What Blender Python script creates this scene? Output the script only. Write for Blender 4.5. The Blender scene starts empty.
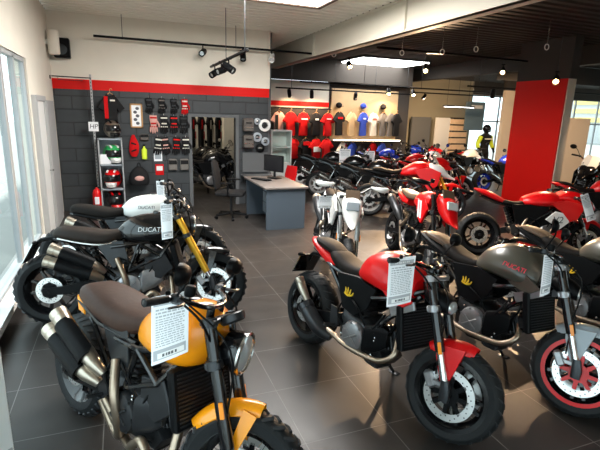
import bpy, math, random
from math import sin, cos, pi, radians as R
from mathutils import Vector, Matrix
random.seed(7)
col = bpy.context.scene.collection

# ---------------------------------------------------------------- materials
MATS = {}
def mat(name, rgb, rough=0.5, metal=0.0, coat=0.0, noise=0.0, nscale=20.0, bump=0.0, emit=None, estr=0.0, spec=0.5):
    m = bpy.data.materials.new(name); m.use_nodes = True
    nt = m.node_tree; b = nt.nodes['Principled BSDF']
    b.inputs['Base Color'].default_value = (*rgb, 1)
    b.inputs['Roughness'].default_value = rough
    b.inputs['Metallic'].default_value = metal
    b.inputs['Coat Weight'].default_value = coat
    b.inputs['Coat Roughness'].default_value = 0.06
    b.inputs['Specular IOR Level'].default_value = spec
    if emit:
        b.inputs['Emission Color'].default_value = (*emit, 1); b.inputs['Emission Strength'].default_value = estr
    if noise or bump:
        tc = nt.nodes.new('ShaderNodeTexCoord')
        n = nt.nodes.new('ShaderNodeTexNoise'); n.inputs['Scale'].default_value = nscale; n.inputs['Detail'].default_value = 4
        nt.links.new(tc.outputs['Object'], n.inputs['Vector'])
        if noise:
            mx = nt.nodes.new('ShaderNodeMix'); mx.data_type = 'RGBA'
            mx.inputs['A'].default_value = (*[c * (1 - noise) for c in rgb], 1)
            mx.inputs['B'].default_value = (*[min(1, c * (1 + noise)) for c in rgb], 1)
            nt.links.new(n.outputs['Fac'], mx.inputs['Factor']); nt.links.new(mx.outputs['Result'], b.inputs['Base Color'])
        if bump:
            bp = nt.nodes.new('ShaderNodeBump'); bp.inputs['Strength'].default_value = bump; bp.inputs['Distance'].default_value = 0.01
            nt.links.new(n.outputs['Fac'], bp.inputs['Height']); nt.links.new(bp.outputs['Normal'], b.inputs['Normal'])
    MATS[name] = m
    return m
mat('rubber', (.012, .013, .014), .6, bump=.25, nscale=60, spec=.22)
mat('tread', (.03, .032, .035), .6, spec=.4)
mat('black_plastic', (.0045, .0048, .0055), .42, bump=.1, nscale=200, spec=.10)
mat('black_gloss', (.006, .006, .007), .16, coat=.35, spec=.4)
mat('dark_metal', (.04, .042, .046), .32, metal=.6, spec=.4)
mat('engine_grey', (.30, .30, .31), .36, metal=.75, noise=.25, nscale=25)
mat('engine_dark', (.028, .029, .032), .36, metal=.5, noise=.3, nscale=18)
mat('steel', (.62, .62, .61), .24, metal=1)
mat('disc_steel', (.74, .74, .73), .3, metal=.85)
mat('champagne', (.46, .40, .33), .32, metal=.9)
mat('bronze', (.36, .28, .21), .34, metal=.9, noise=.25, nscale=14)
mat('gold', (.85, .47, .04), .3, metal=.65)
mat('red_paint', (.66, .004, .006), .34, coat=.16, spec=.3)
mat('orange_paint', (.95, .33, .006), .25, coat=.35, spec=.35)
mat('grey_paint', (.06, .056, .044), .32, coat=.2, spec=.4)
mat('white_paint', (.78, .78, .76), .22, coat=.6)
mat('blue_paint', (.012, .035, .42), .22, coat=.6)
mat('cool_grey', (.32, .36, .40), .35, coat=.2)
mat('silver_paint', (.50, .50, .50), .3, metal=.5)
mat('brown_leather', (.045, .022, .015), .55, spec=.2, noise=.25, nscale=30, bump=.15)
mat('brown_seat', (.020, .014, .011), .55, bump=.15, nscale=90, spec=.2)
mat('black_leather', (.011, .009, .008), .65, bump=.15, nscale=90, spec=.10)
mat('tan_panel', (.10, .065, .04), .5, spec=.3)
mat('amber', (.95, .28, .01), .25)
mat('tail_red', (.5, .005, .005), .2)
mat('lens', (.75, .78, .80), .08, metal=.55)
mat('mirror_glass', (.6, .62, .65), .05, metal=1)
mat('yellow_print', (.85, .55, .02), .5)
mat('red_print', (.75, .02, .05), .5)
mat('white_print', (.8, .8, .8), .5)
mat('grey_print', (.42, .43, .46), .6)
mat('dark_print', (.09, .095, .11), .6)
mat('paper', (.86, .87, .90), .45)

# ---------------------------------------------------------------- mesh builder
def crom(P, sub):
    """Catmull-Rom through tuples of any length."""
    if sub <= 1 or len(P) < 3: return [tuple(p) for p in P]
    out = []; n = len(P)
    for i in range(n - 1):
        p0 = P[max(i - 1, 0)]; p1 = P[i]; p2 = P[i + 1]; p3 = P[min(i + 2, n - 1)]
        for s in range(sub):
            t = s / sub
            out.append(tuple(.5 * (2 * b + (c - a) * t + (2 * a - 5 * b + 4 * c - d) * t * t + (3 * b - a - 3 * c + d) * t ** 3)
                             for a, b, c, d in zip(p0, p1, p2, p3)))
    out.append(tuple(P[-1]))
    return out

class MB:
    def __init__(s):
        s.v = []; s.f = []; s.fm = []; s.mats = []; s.m = 0
    def use(s, name):
        if name not in s.mats: s.mats.append(name)
        s.m = s.mats.index(name); return s
    def add(s, vs, fs):
        o = len(s.v); s.v += [tuple(v) for v in vs]
        for f in fs: s.f.append([i + o for i in f]); s.fm.append(s.m)
    def rings(s, rs, closed=False, cap=True, loop=True):
        n = len(rs[0]); vs = [p for r in rs for p in r]; fs = []
        m = len(rs)
        for i in range(m if closed else m - 1):
            a = i * n; b = ((i + 1) % m) * n
            for j in range(n if loop else n - 1):
                k = (j + 1) % n; fs.append((a + j, a + k, b + k, b + j))
        if cap and not closed:
            fs.append(tuple(reversed(range(n)))); fs.append(tuple(range((m - 1) * n, m * n)))
        s.add(vs, fs); return s
    def tube(s, pts, r, n=8, sub=1, cap=True):
        rr = r if isinstance(r, (list, tuple)) else [r] * len(pts)
        P = crom([(*p, q) for p, q in zip(pts, rr)], sub)
        V = [Vector(p[:3]) for p in P]; rs = []
        up = None
        for i, p in enumerate(V):
            t = (V[min(i + 1, len(V) - 1)] - V[max(i - 1, 0)]).normalized()
            if up is None:
                up = Vector((0, 0, 1)) if abs(t.z) < .9 else Vector((0, 1, 0))
            x = up - t * up.dot(t)
            if x.length < 1e-5: x = Vector((1, .1, 0)) - t * t.x
            x.normalize(); up = x; y = t.cross(x)
            rs.append([p + (x * cos(2 * pi * k / n) + y * sin(2 * pi * k / n)) * P[i][3] for k in range(n)])
        return s.rings(rs, cap=cap)
    def loft(s, secs, n=16, e=2.4, sub=1, axis='x', k=0.0):
        """secs: (pos, c1, c2, h1, h2) ; axis x: rings in yz (c1=y, c2=z); axis z: rings in xy."""
        S = crom(secs, sub); rs = []
        for q in S:
            r = []
            for j in range(n):
                a = 2 * pi * (j + .5) / n; ca, sa = cos(a), sin(a)
                u = math.copysign(abs(ca) ** (2 / e), ca); w = math.copysign(abs(sa) ** (2 / e), sa)
                uu = u * q[3] * (1 - k * w)
                if axis == 'x': r.append((q[0], q[1] + uu, q[2] + w * q[4]))
                elif axis == 'z': r.append((q[1] + uu, q[2] + w * q[4], q[0]))
                else: r.append((q[1] + uu, q[0], q[2] + w * q[4]))
            rs.append(r)
        return s.rings(rs)
    def box(s, c, d, b=0.0, rot=None):
        """rounded box, size d, chamfer b."""
        hx, hy, hz = d[0] / 2, d[1] / 2, d[2] / 2; b = min(b, hx * .9, hy * .9, hz * .9)
        M = rot if rot else Matrix.Identity(3); C = Vector(c)
        if b <= 0:
            vs = [C + M @ Vector((x, y, z)) for z in (-hz, hz) for x, y in ((-hx, -hy), (hx, -hy), (hx, hy), (-hx, hy))]
            s.add(vs, [(3, 2, 1, 0), (4, 5, 6, 7), (0, 1, 5, 4), (1, 2, 6, 5), (2, 3, 7, 6), (3, 0, 4, 7)]); return s
        def ring(ix, iy, z):
            c = b * .7
            x, y = hx - ix, hy - iy
            pts = [(-x + c, -y), (x - c, -y), (x, -y + c), (x, y - c), (x - c, y), (-x + c, y), (-x, y - c), (-x, -y + c)]
            return [C + M @ Vector((p[0], p[1], z)) for p in pts]
        return s.rings([ring(b, b, -hz), ring(0, 0, -hz + b), ring(0, 0, hz - b), ring(b, b, hz)])
    def prism(s, poly, a0, a1, plane='xz', b=0.0):
        """poly in plane, extruded from a0 to a1 along the third axis."""
        cx = sum(p[0] for p in poly) / len(poly); cy = sum(p[1] for p in poly) / len(poly)
        def pt(p, a, k=1.0):
            u = cx + (p[0] - cx) * k; w = cy + (p[1] - cy) * k
            return (u, a, w) if plane == 'xz' else ((u, w, a) if plane == 'xy' else (a, u, w))
        if b:
            sz = max(max(abs(p[0] - cx) for p in poly), max(abs(p[1] - cy) for p in poly)); k = 1 - b / sz
            sg = 1 if a1 > a0 else -1; bb = min(b, abs(a1 - a0) * .45) * sg
            rs = [[pt(p, a0, k) for p in poly], [pt(p, a0 + bb) for p in poly], [pt(p, a1 - bb) for p in poly], [pt(p, a1, k) for p in poly]]
        else:
            rs = [[pt(p, a0) for p in poly], [pt(p, a1) for p in poly]]
        return s.rings(rs)
    def lathe(s, prof, c, ax=(0, 1, 0), n=24, closed=False):
        """prof: (r, h) along ax from c."""
        A = Vector(ax).normalized(); C = Vector(c)
        X = Vector((0, 0, 1)) if abs(A.z) < .9 else Vector((1, 0, 0))
        X = (X - A * X.dot(A)).normalized(); Y = A.cross(X)
        rs = [[C + A * h + (X * cos(2 * pi * k / n) + Y * sin(2 * pi * k / n)) * max(r, 1e-4) for k in range(n)] for r, h in prof]
        return s.rings(rs, closed=closed, cap=not closed)
    def bar(s, p0, p1, w0, w1, t, nrm=(0, 1, 0)):
        p0 = Vector(p0); p1 = Vector(p1); N = Vector(nrm).normalized(); d = (p1 - p0).normalized(); S_ = d.cross(N).normalized()
        r = lambda p, w: [p + S_ * w / 2 + N * t / 2, p - S_ * w / 2 + N * t / 2, p - S_ * w / 2 - N * t / 2, p + S_ * w / 2 - N * t / 2]
        return s.rings([r(p0, w0), r(p1, w1)])
    def ball(s, c, r, n=12, m=8):
        rx, ry, rz = r if isinstance(r, (tuple, list)) else (r, r, r)
        rs = []
        for i in range(m + 1):
            a = -pi / 2 + pi * i / m; q = max(cos(a), .001)
            rs.append([(c[0] + rx * q * cos(2 * pi * k / n), c[1] + ry * q * sin(2 * pi * k / n), c[2] + rz * sin(a)) for k in range(n)])
        return s.rings(rs)
    def xf(s, fn):
        s.v = [tuple(fn(Vector(v))) for v in s.v]; return s
    def build(s, name, m=None, parent=None, ang=38):
        me = bpy.data.meshes.new(name)
        me.from_pydata(s.v, [], s.f)
        names = s.mats if s.mats else [m]
        for q in names: me.materials.append(MATS[q] if isinstance(q, str) else q)
        if s.mats: me.polygons.foreach_set('material_index', s.fm)
        me.polygons.foreach_set('use_smooth', [True] * len(me.polygons))
        me.update()
        me.set_sharp_from_angle(angle=R(ang))
        o = bpy.data.objects.new(name, me); col.objects.link(o)
        if parent: o.parent = parent
        return o

def tag(o, label=None, cat=None, group=None, kind=None):
    if label: o['label'] = label
    if cat: o['category'] = cat
    if group: o['group'] = group
    if kind: o['kind'] = kind
    return o
def empty(name, loc, rot=(0, 0, 0)):
    o = bpy.data.objects.new(name, None); o.location = loc; o.rotation_euler = rot; o.empty_display_size = .1; col.objects.link(o); return o
def thing(name, label, cat, loc, rz=0, group=None):
    return tag(empty(name, loc, (0, 0, rz)), label, cat, group)
def struct(o): o['kind'] = 'structure'; return o
def kids(o): return [c for c in bpy.data.objects if c.parent == o]
def copy_tree(o, parent=None):
    c = o.copy(); col.objects.link(c)
    if parent: c.parent = parent
    for ch in list(o.children): copy_tree(ch, c)
    return c

# ---------------------------------------------------------------- motorcycle
LEAN = 8.0
def make_bike(label, pose, c, group=None, hi=True):
    """Right-handed local frame: x forward from rear contact, y rider's left, z up. pose = rear contact x, y, heading degrees."""
    L = c.get('L', 1.474); Rf = c.get('Rf', .30); Rr = c.get('Rr', .315); steer = R(c.get('steer', 22)); rake = R(c.get('rake', 24))
    lean = c.get('lean', LEAN)
    rx, ry, hd = pose
    root = empty('motorcycle', (rx, ry, 0), (-R(lean), 0, R(hd)))
    tag(root, label, 'motorcycle', group)
    ns = 36 if hi else 20; tn = 8 if hi else 6
    ax = Vector((-sin(rake), 0, cos(rake))); Q = Vector((L - .03, 0, Rf)); RM = Matrix.Rotation(steer, 3, ax)
    st = lambda p: Q + RM @ (Vector(p) - Q)
    body = c['body']
    # --- wheels
    def wheel(nm, cx, r, w, rimr, rimcol, front):
        C = (cx, 0, r); tf = (lambda m: m.xf(st)) if front else (lambda m: m)
        m = MB().use(rimcol[0])
        hw = w * .40
        m.lathe([(rimr, -hw), (rimr + .008, -hw * .9), (rimr - .022, -hw * .55), (rimr - .03, 0), (rimr - .022, hw * .55), (rimr + .008, hw * .9), (rimr, hw),
                 (rimr - .012, hw * .8), (rimr - .045, 0), (rimr - .012, -hw * .8)], C, n=ns, closed=True)
        if len(rimcol) > 1:
            m.use(rimcol[1])
            for sgn in (-1, 1):
                m.lathe([(rimr + .009, sgn * hw * .92), (rimr + .009, sgn * (hw + .003)), (rimr - .018, sgn * (hw + .003)), (rimr - .018, sgn * hw * .9)], C, n=ns, closed=True)
            m.use(rimcol[0])
        m.lathe([(.02, -.05), (.045, -.05), (.04, -.02), (.04, .02), (.045, .05), (.02, .05)], C, n=16)
        k = c.get('spokes', 10)
        if c.get('wire') and front:
            m.use('steel')
            for i in range(24):
                a = 2 * pi * i / 24; b = a + (.35 if i % 2 else -.35)
                m.tube([(cx + .04 * cos(a), (-.04, .04)[i % 2], r + .04 * sin(a)), (cx + (rimr - .02) * cos(b), 0, r + (rimr - .02) * sin(b))], .0022, 5)
        else:
            for i in range(k):
                a = 2 * pi * i / k + .2
                b = a + (.13 if c.get('yspoke') and i % 2 else (-.13 if c.get('yspoke') else 0))
                m.bar((cx + .035 * cos(a), 0, r + .035 * sin(a)), (cx + (rimr - .025) * cos(b), 0, r + (rimr - .025) * sin(b)), .030, .020, .035)
        o = tf(m).build(nm, None, root)
        t = MB().use('rubber'); prof = []
        for i in range(13):
            a = -pi / 2 * 1.25 + pi * 1.25 * i / 12
            prof.append((r - w * .40 * (1 - cos(a)) if cos(a) > 0 else rimr + .004 + (r - w * .4 - rimr) * (1 + cos(a)) * .9, w * .5 * sin(a) if abs(a) < pi / 2 else w * .5 * math.copysign(.93, a)))
        prof[0] = (rimr + .002, -hw); prof[-1] = (rimr + .002, hw)
        prof = [(max(q[0], rimr + .002), q[1]) for q in prof]
        t.lathe(prof + [(rimr - .004, hw * .7), (rimr - .004, -hw * .7)], C, n=max(ns, 40) if hi else 24, closed=True)
        if hi:   # tread grooves stand out as paler worn bands between sipes
            t.use('tread')
            nb = c.get('blocks', 26)
            for i in range(nb):
                for sgn in (-1, 1):
                    a = 2 * pi * (i + (.5 if sgn > 0 else 0)) / nb
                    p = []
                    for q, da in ((.12, 0), (.50, .05), (.80, .13)):
                        rad = r - w * .40 * (1 - math.sqrt(max(0, 1 - q * q))) + .0015
                        p.append((cx + rad * cos(a + da), sgn * q * w * .5, r + rad * sin(a + da)))
                    t.tube(p, [.003, .006, .002] if not c.get('knob') else [.010, .013, .009], 4)
        tf(t).build('tyre', None, o)
        def disc(y, rad, pt='brake_disc'):
            d = MB().use(c.get('disc', 'disc_steel'))
            d.lathe([(rad, y - .003), (rad, y + .003), (rad - .045, y + .003), (rad - .045, y - .003)], C, n=ns, closed=True)
            d.use(c.get('carrier', 'black_plastic'))
            for i in range(8):
                a = 2 * pi * i / 8
                d.bar((cx + .045 * cos(a), y, r + .045 * sin(a)), (cx + (rad - .035) * cos(a), y, r + (rad - .035) * sin(a)), .03, .022, .006)
            d.lathe([(.02, y - .006), (.062, y - .006), (.062, y + .006), (.02, y + .006)], C, n=16, closed=True)
            if hi:
                sg = math.copysign(1, y); d.use('dark_metal')
                for i in range(30):
                    a = 2 * pi * i / 30; q = rad - (.012, .023, .034)[i % 3]
                    d.lathe([(.0045, 0), (.0045, .0008)], (cx + q * cos(a), y + sg * .003, r + q * sin(a)), (0, sg, 0), n=6)
            tf(d).build(pt, None, o)
        if front:
            disc(-.072, .158); disc(.072, .158)
        else:
            disc(-.085, .118)
            if c.get('spr', True): disc_m = MB().lathe([(.10, .08), (.10, .088), (.06, .088), (.06, .08)], C, n=ns, closed=True).build('sprocket', 'dark_metal', o)
        return o
    wheel('front_wheel', L, Rf, c.get('wf', .125), c.get('rimf', .222), c.get('rimcol', ('black_gloss',)), True)
    wheel('rear_wheel', 0, Rr, c.get('wr', .18), c.get('rimr', .222), c.get('rimcolr', c.get('rimcol', ('black_gloss',))), False)
    # --- swingarm
    m = MB()
    for sy in (-1, 1):
        if c.get('single') and sy < 0: continue
        y = sy * .125
        m.prism([(-.045, Rr - .03), (-.045, Rr + .03), (.12, Rr + .045), (.50, .46), (.56, .42), (.52, .36), (.12, Rr - .03)], y - .018, y + .018, b=.008)
    m.tube([(.46, -.13, .41), (.46, .13, .41)], .04, 10)
    m.tube([(0, -.15, Rr), (0, .15, Rr)], .018, 10)
    m.build('swingarm', c.get('armcol', 'black_plastic'), root)
    # --- engine
    e = MB().use(c.get('engcol', 'engine_dark'))
    e.loft([(.50, 0, .42, .09, .08), (.53, 0, .40, .135, .14), (.66, 0, .36, .15, .16), (.80, 0, .36, .14, .15), (.90, 0, .36, .12, .11), (.94, 0, .36, .07, .06)], n=16, e=4)
    if hi:
        e.use('steel')
        for i in range(16):
            e.lathe([(.008, -.01), (.009, .006), (.004, .009)], (.56 + .36 * random.random(), -.148 - .008 * random.random(), .28 + .20 * random.random()), (0, -1, 0), n=7)
    eo = e.build('engine', None, root)
    # horizontal front cylinder and upright rear cylinder with fins
    for nm, p0, p1 in (('front_cylinder', (.84, 0, .40), (1.08, 0, .50)), ('rear_cylinder', (.66, 0, .48), (.58, 0, .72))):
        m = MB().use(c.get('cylcol', 'engine_dark')); a = Vector(p1) - Vector(p0); nf = 6 if hi else 3
        X = a.normalized(); Z = X.cross(Vector((0, 1, 0))); rot = Matrix((X, (0, 1, 0), Z)).transposed()
        for i in range(nf):
            q = Vector(p0) + a * (i + .5) / (nf + 2.2)
            m.box(q, (.012, .20, .16), .004, rot)
        m.box(Vector(p0) + a * .4, (a.length * .8, .15, .13), .02, rot)
        m.box(Vector(p0) + a * .88, (a.length * .32, .17, .15), .035, rot)
        m.build(nm, None, eo)
    cc = c.get('cover', 'engine_grey')
    m = MB().lathe([(.115, -.12), (.118, -.15), (.105, -.172), (.075, -.182), (.03, -.184)], (.70, 0, .36), (0, 1, 0), n=24)
    if hi:
        for i in range(7):
            a = 2 * pi * i / 7
            m.lathe([(.009, 0), (.009, .012)], (.70 + .104 * cos(a), -.166, .36 + .104 * sin(a)), (0, -1, 0), n=8)
        m.box((.70, -.186, .36), (.15, .012, .016), .004, Matrix.Rotation(R(35), 3, 'Y'))
        m.box((.70, -.186, .36), (.15, .012, .016), .004, Matrix.Rotation(R(-35), 3, 'Y'))
    m.build('clutch_cover', cc, eo)
    m = MB().lathe([(.10, .12), (.10, .15), (.08, .165), (.03, .17)], (.72, 0, .36), (0, 1, 0), n=20); m.build('alternator_cover', cc, eo)
    m = MB().loft([(.79, -.13, .40, .03, .07), (.82, -.145, .40, .035, .10), (.93, -.13, .44, .03, .10), (1.0, -.115, .46, .02, .06)], n=12, e=4)
    m.build('belt_cover', cc if c.get('beltgrey', True) else 'black_plastic', eo)
    if hi:
        m = MB().prism([(.80, .30), (.92, .22), (.98, .30), (.90, .37)], -.10, .10, b=.01)
        m.box((.84, 0, .21), (.14, .16, .05), .015); m.build('oil_sump', 'engine_dark', eo)
        m = MB()
        for q in ([(.60, -.14, .62), (.72, -.17, .58), (.80, -.15, .48)], [(.94, -.12, .62), (.90, -.16, .52), (.84, -.15, .44)], [(.52, -.13, .58), (.50, -.16, .48), (.56, -.14, .38)], [(1.0, -.1, .7), (1.05, -.13, .6), (1.0, -.12, .5)]):
            m.tube(q, .008, 6, 4)
        m.build('hose', 'black_plastic', eo)

    # --- exhaust
    m = MB()
    for q in c['headers']: m.tube(q, c.get('hr', .022), 10 if hi else 7, 5)
    m.build('exhaust_pipe', c.get('hcol', 'bronze'), root)
    for q in c['mufflers']:
        mo = MB().use(q.get('col', 'dark_metal'))
        P = q['p']; r_ = q['r']
        a = (Vector(P[-1]) - Vector(P[-2])).normalized()
        mo.tube(P, [r_ * k for k in q.get('rk', [.55] + [1] * (len(P) - 1))], 14, 3, cap=True)
        ob = mo.build('muffler', None, root)
        e_ = Vector(P[-1])
        m = MB().use(q.get('tip', 'champagne')).lathe([(r_ * .98, -.05), (r_ * 1.06, -.045), (r_ * 1.06, 0), (r_ * .8, .006), (r_ * .55, .004)], e_, a, n=18)
        m.use('black_plastic').lathe([(r_ * .55, .0045), (r_ * .52, .0047)], e_, a, n=14)
        m.build('muffler_tip', None, ob)
        if q.get('shield'):
            b0 = Vector(P[1]).lerp(Vector(P[-1]), -.12); b1 = Vector(P[1]).lerp(Vector(P[-1]), .72)
            d = (b1 - b0).normalized(); side = Vector((0, -1, 0)); up = d.cross(side).normalized(); side = up.cross(d)
            rr = []
            for bb in (b0, b0.lerp(b1, .1), b1.lerp(b0, .1), b1):
                sc = .72 if bb in (b0, b1) else 1
                ring = []
                for k in range(7):
                    an = R(-100 + 200 * k / 6) * sc
                    ring.append(bb + (side * cos(an) + up * sin(an)) * (r_ + .014))
                for k in range(6, -1, -1):
                    an = R(-100 + 200 * k / 6) * sc
                    ring.append(bb + (side * cos(an) + up * sin(an)) * (r_ + .004))
                rr.append(ring)
            MB().rings(rr).build('heat_shield', 'black_plastic', ob)
    # --- frame
    m = MB()
    for q in c['frame']:
        for sy in (-1, 1): m.tube([(p[0], p[1] * sy, p[2]) for p in q], c.get('fr', .016), tn, 1)
    m.tube([(1.19, 0, .80), (1.15, 0, .92)], .04, 12)
    m.build('frame', c.get('frcol', 'black_gloss'), root)
    if c.get('radiator', True):
        rot = Matrix.Rotation(R(-14), 3, 'Y')
        m = MB().use('black_plastic').box((1.12, 0, .60), (.05, .36, .30), .012, rot)
        m.use('dark_metal')
        for i in range(14 if hi else 6):
            m.box(Vector((1.12, 0, .60)) + rot @ Vector((.026, 0, -.13 + .26 * (i + .5) / (14 if hi else 6))), (.004, .31, .007 if hi else .02), 0, rot)
        m.build('radiator', None, root)
    m = MB().tube([(.46, .0, .45), (.34, .0, .74)], .030, 10)
    for i in range(7): m.lathe([(.036, -.006), (.044, 0), (.036, .006)], Vector((.455, 0, .47)).lerp(Vector((.36, 0, .70)), i / 6), (-.12, 0, .29), n=12)
    m.build('shock_absorber', c.get('shock', 'dark_metal'), root)
    # --- bodywork
    tk = MB().loft(c['tank'], n=24 if hi else 14, e=c.get('te', 2.6), sub=4 if hi else 2, k=c.get('tk', .12)).build('fuel_tank', body, root)
    if c.get('cap', True):
        tx = c.get('capx', .92); tz = c.get('capz', 1.02)
        MB().lathe([(.045, -.02), (.045, .004), (.036, .010), (.01, .011)], (tx, 0, tz), (0.05, 0, 1), n=18).build('filler_cap', 'black_gloss', tk)
    so = MB().loft(c['seat'], n=18 if hi else 12, e=3, sub=4 if hi else 2, k=.05).build('seat', c.get('seatcol', 'black_leather'), root)
    if c.get('trim'):
        for sy in (-1, 1):
            MB().tube([(s[0], sy * s[3] * 1.02, s[2] - s[4] * .80) for s in c['seat'][1:-1]], .010, 6, 4).build('seat_trim', c['trim'], so)
    if c.get('pillion'): MB().loft(c['pillion'], n=16, e=3, sub=3).build('pillion_seat', c.get('pilcol', 'black_leather'), root)
    if c.get('tail'):
        to = MB().loft(c['tail'], n=16, e=2.6, sub=3).build('tail_section', c.get('tailcol', body), root)
        t0 = c['tail'][0]
        MB().box((t0[0] + .005, t0[1], t0[2]), (.02, t0[3] * 1.3, .025), .006).build('tail_light', 'tail_red', to)
    for nm, polys, y0, t, mt in c.get('panels', []):
        for sy in (-1, 1): MB().prism(polys, sy * y0, sy * (y0 + t), b=.008).build(nm, mt, root)
    if c.get('emblem'):
        m = MB(); ex, ez = .575, .66
        for dx, h, s_ in ((-.045, .075, -.012), (-.015, .085, -.004), (.02, .07, .004)):
            m.tube([(ex + dx - .01, -.148, ez - .035), (ex + dx, -.148, ez), (ex + dx + s_, -.148, ez + h - .03)], [.010, .009, .004], 6, 3)
        m.tube([(ex - .05, -.148, ez - .035), (ex, -.148, ez - .045), (ex + .05, -.148, ez - .025), (ex + .065, -.148, ez + .012)], [.008, .011, .011, .005], 6, 3)
        m.xf(lambda v: Vector((ex + (v.x - ex) * .72, v.y, ez + (v.z - ez) * .62))).build('emblem', 'yellow_print', root)
    # plate holder
    if c.get('plate', True):
        px, pz = c.get('platexz', (-.17, .64))
        m = MB().tube([(.14, 0, .80), (px + .06, 0, pz + .08), (px, 0, pz)], [.03, .018, .015], 6, 3)
        ph = m.build('plate_holder', 'black_plastic', root)
        rot = Matrix.Rotation(R(28), 3, 'Y')
        m = MB().use('black_gloss').box((px - .02, 0, pz - .03), (.008, .22, .20), .003, rot); m.use('steel')
        for dy, dz, w_, h_ in ((0, .10, .224, .006), (0, -.10, .224, .006), (.112, 0, .006, .206), (-.112, 0, .006, .206)):
            m.box(Vector((px - .02, 0, pz - .03)) + rot @ Vector((-.003, dy, dz)), (.008, w_, h_), 0, rot)
        m.build('number_plate', None, ph)
        for sy in (-1, 1): MB().box((px + .05, sy * .13, pz + .07), (.02, .07, .03), .008).build('rear_indicator', 'black_plastic', ph)
    # --- fork
    ftop = Vector((L - .03, 0, Rf)) + ax * c.get('flen', .74)
    fy = .105
    fk = MB()
    for zt in (.70, .52):
        p = Vector((L - .03, 0, Rf)) + ax * (c.get('flen', .74) * zt / .70 - .02)
        fk.box(p, (.075, 2 * fy + .06, .028 if zt > .6 else .04), .008, Matrix.Rotation(-rake, 3, 'Y'))
        for sy in (-1, 1): fk.lathe([(.038, -.02), (.038, .02)], p + Vector((0, sy * fy, 0)), ax, n=14)
    fk.xf(st).build('triple_clamp', c.get('clampcol', 'dark_metal'), root)
    for sy in (-1, 1):
        b0 = Vector((L - .005, sy * fy, Rf)); b1 = Vector((L - .03, sy * fy, Rf)) + ax * c.get('flen', .74)
        if c.get('usd', True):
            m = MB().tube([b0.lerp(b1, c.get('usplit', .36)), b0.lerp(b1, c.get('usplit', .36) + .04), b1], [.029, .031, .031], 14)
        else:
            m = MB().tube([b0 - ax * .03, b0.lerp(b1, .40), b0.lerp(b1, .42)], [.028, .030, .033], 14).tube([b0.lerp(b1, .42), b1], .025, 14)
        fl = m.xf(st).build('fork_leg', c.get('forkcol', 'black_gloss'), root)
        MB().tube([b0.lerp(b1, .03), b0.lerp(b1, .42)], .0225, 12).xf(st).build('fork_slider', c.get('slidercol', 'steel'), fl)
        m = MB().loft([(Rf - .035, L - .012, sy * fy, .03, .022), (Rf + .02, L - .014, sy * fy, .034, .028), (Rf + .09, L - .03, sy * fy, .026, .027)], n=12, e=3, axis='z')
        m.xf(st).build('axle_clamp', c.get('axcol', 'dark_metal'), fl)
        cpos = Vector((L - .13, sy * .082, Rf + .055))
        m = MB().box(cpos, (.055, .05, .11), .014, Matrix.Rotation(R(-32), 3, 'Y')).box(cpos + Vector((.05, sy * .012, -.005)), (.07, .014, .03), .004)
        m.xf(st).build('brake_caliper', c.get('calcol', 'engine_grey'), fl)
        if c.get('reflector', True):
            q = b0.lerp(b1, c.get('refpos', .40))
            m = MB().box(q + Vector((.012, sy * .031, 0)), (.022, .008, .075), .003, Matrix.Rotation(-rake, 3, 'Y')).xf(st); m.build('reflector', 'amber', fl)
    # --- bars
    hx, hz, hw = c.get('bar', (1.06, 1.06, .40))
    tp = ftop + Vector((-.02, 0, .0))
    m = MB().tube([(hx - .06, -hw, hz - .01), (hx - .01, -hw * .6, hz), (tp.x, -.10, tp.z + .045), (tp.x, .10, tp.z + .045), (hx - .01, hw * .6, hz), (hx - .06, hw, hz - .01)], .012, 8, 5)
    for sy in (-1, 1): m.tube([(tp.x, sy * .05, tp.z - .02), (tp.x, sy * .05, tp.z + .05)], .02, 8)
    hb = m.xf(st).build('handlebar', 'black_gloss', root)
    for sy in (-1, 1):
        MB().tube([(hx - .06, sy * hw, hz - .01), (hx - .02, sy * hw * .70, hz)], [.019, .017], 10).xf(st).build('grip', 'rubber', hb)
        m = MB().tube([(hx + .0, sy * hw * .62, hz), (hx + .06, sy * hw * .72, hz - .005), (hx + .05, sy * hw * .98, hz - .01)], [.010, .008, .006], 6, 4)
        m.box((hx + .0, sy * hw * .60, hz), (.05, .045, .045), .01); m.xf(st).build('lever', 'dark_metal', hb)
        if c.get('mirrors', True):
            mz = c.get('mirz', .17)
            s0 = Vector((hx, sy * hw * .62, hz + .01)); s1 = Vector((hx + .05, sy * (hw * .62 + c.get('miro', .17) * .42), hz + mz * .75)); s2 = Vector((hx + .03, sy * (hw * .62 + c.get('miro', .17)), hz + mz))
            m = MB().tube([s0, s1, s2], .006, 6, 4)
            mo = m.xf(st).build('mirror_stalk', 'black_plastic', hb)
            m = MB().use('black_plastic').lathe([(.012, .040), (.038, .028), (.050, .005), (.050, -.004)], s2, (1, -sy * .25, .05), n=16)
            m.use('mirror_glass').lathe([(.046, -.0045), (.002, -.005)], s2, (1, -sy * .25, .05), n=16)
            for i, v in enumerate(m.v): m.v[i] = (v[0], s2.y + (v[1] - s2.y) * 1.35, v[2])
            m.xf(st).build('mirror', None, mo)
    if hi:
        m = MB().lathe([(.022, 0), (.026, .01), (.026, .045), (.02, .05)], (hx + .03, -hw * .45, hz + .01), (0, 0, 1), n=12); m.xf(st).build('brake_reservoir', 'black_plastic', hb)
        m = MB()
        for sy in (-1, 1):
            m.tube([(hx, sy * hw * .6, hz), (hx + .12, sy * .2, hz - .08), (1.24, sy * .08, .86)], .006, 6, 5)
        m.tube([(hx, -hw * .5, hz), (1.34, -.16, .92), (1.36, -.11, .60), (L - .1, -.09, .40)], .005, 6, 5)
        m.xf(st).build('brake_hose', 'black_plastic', hb)
    # --- headlight
    h = c.get('head', dict(k='oval'))
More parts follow.
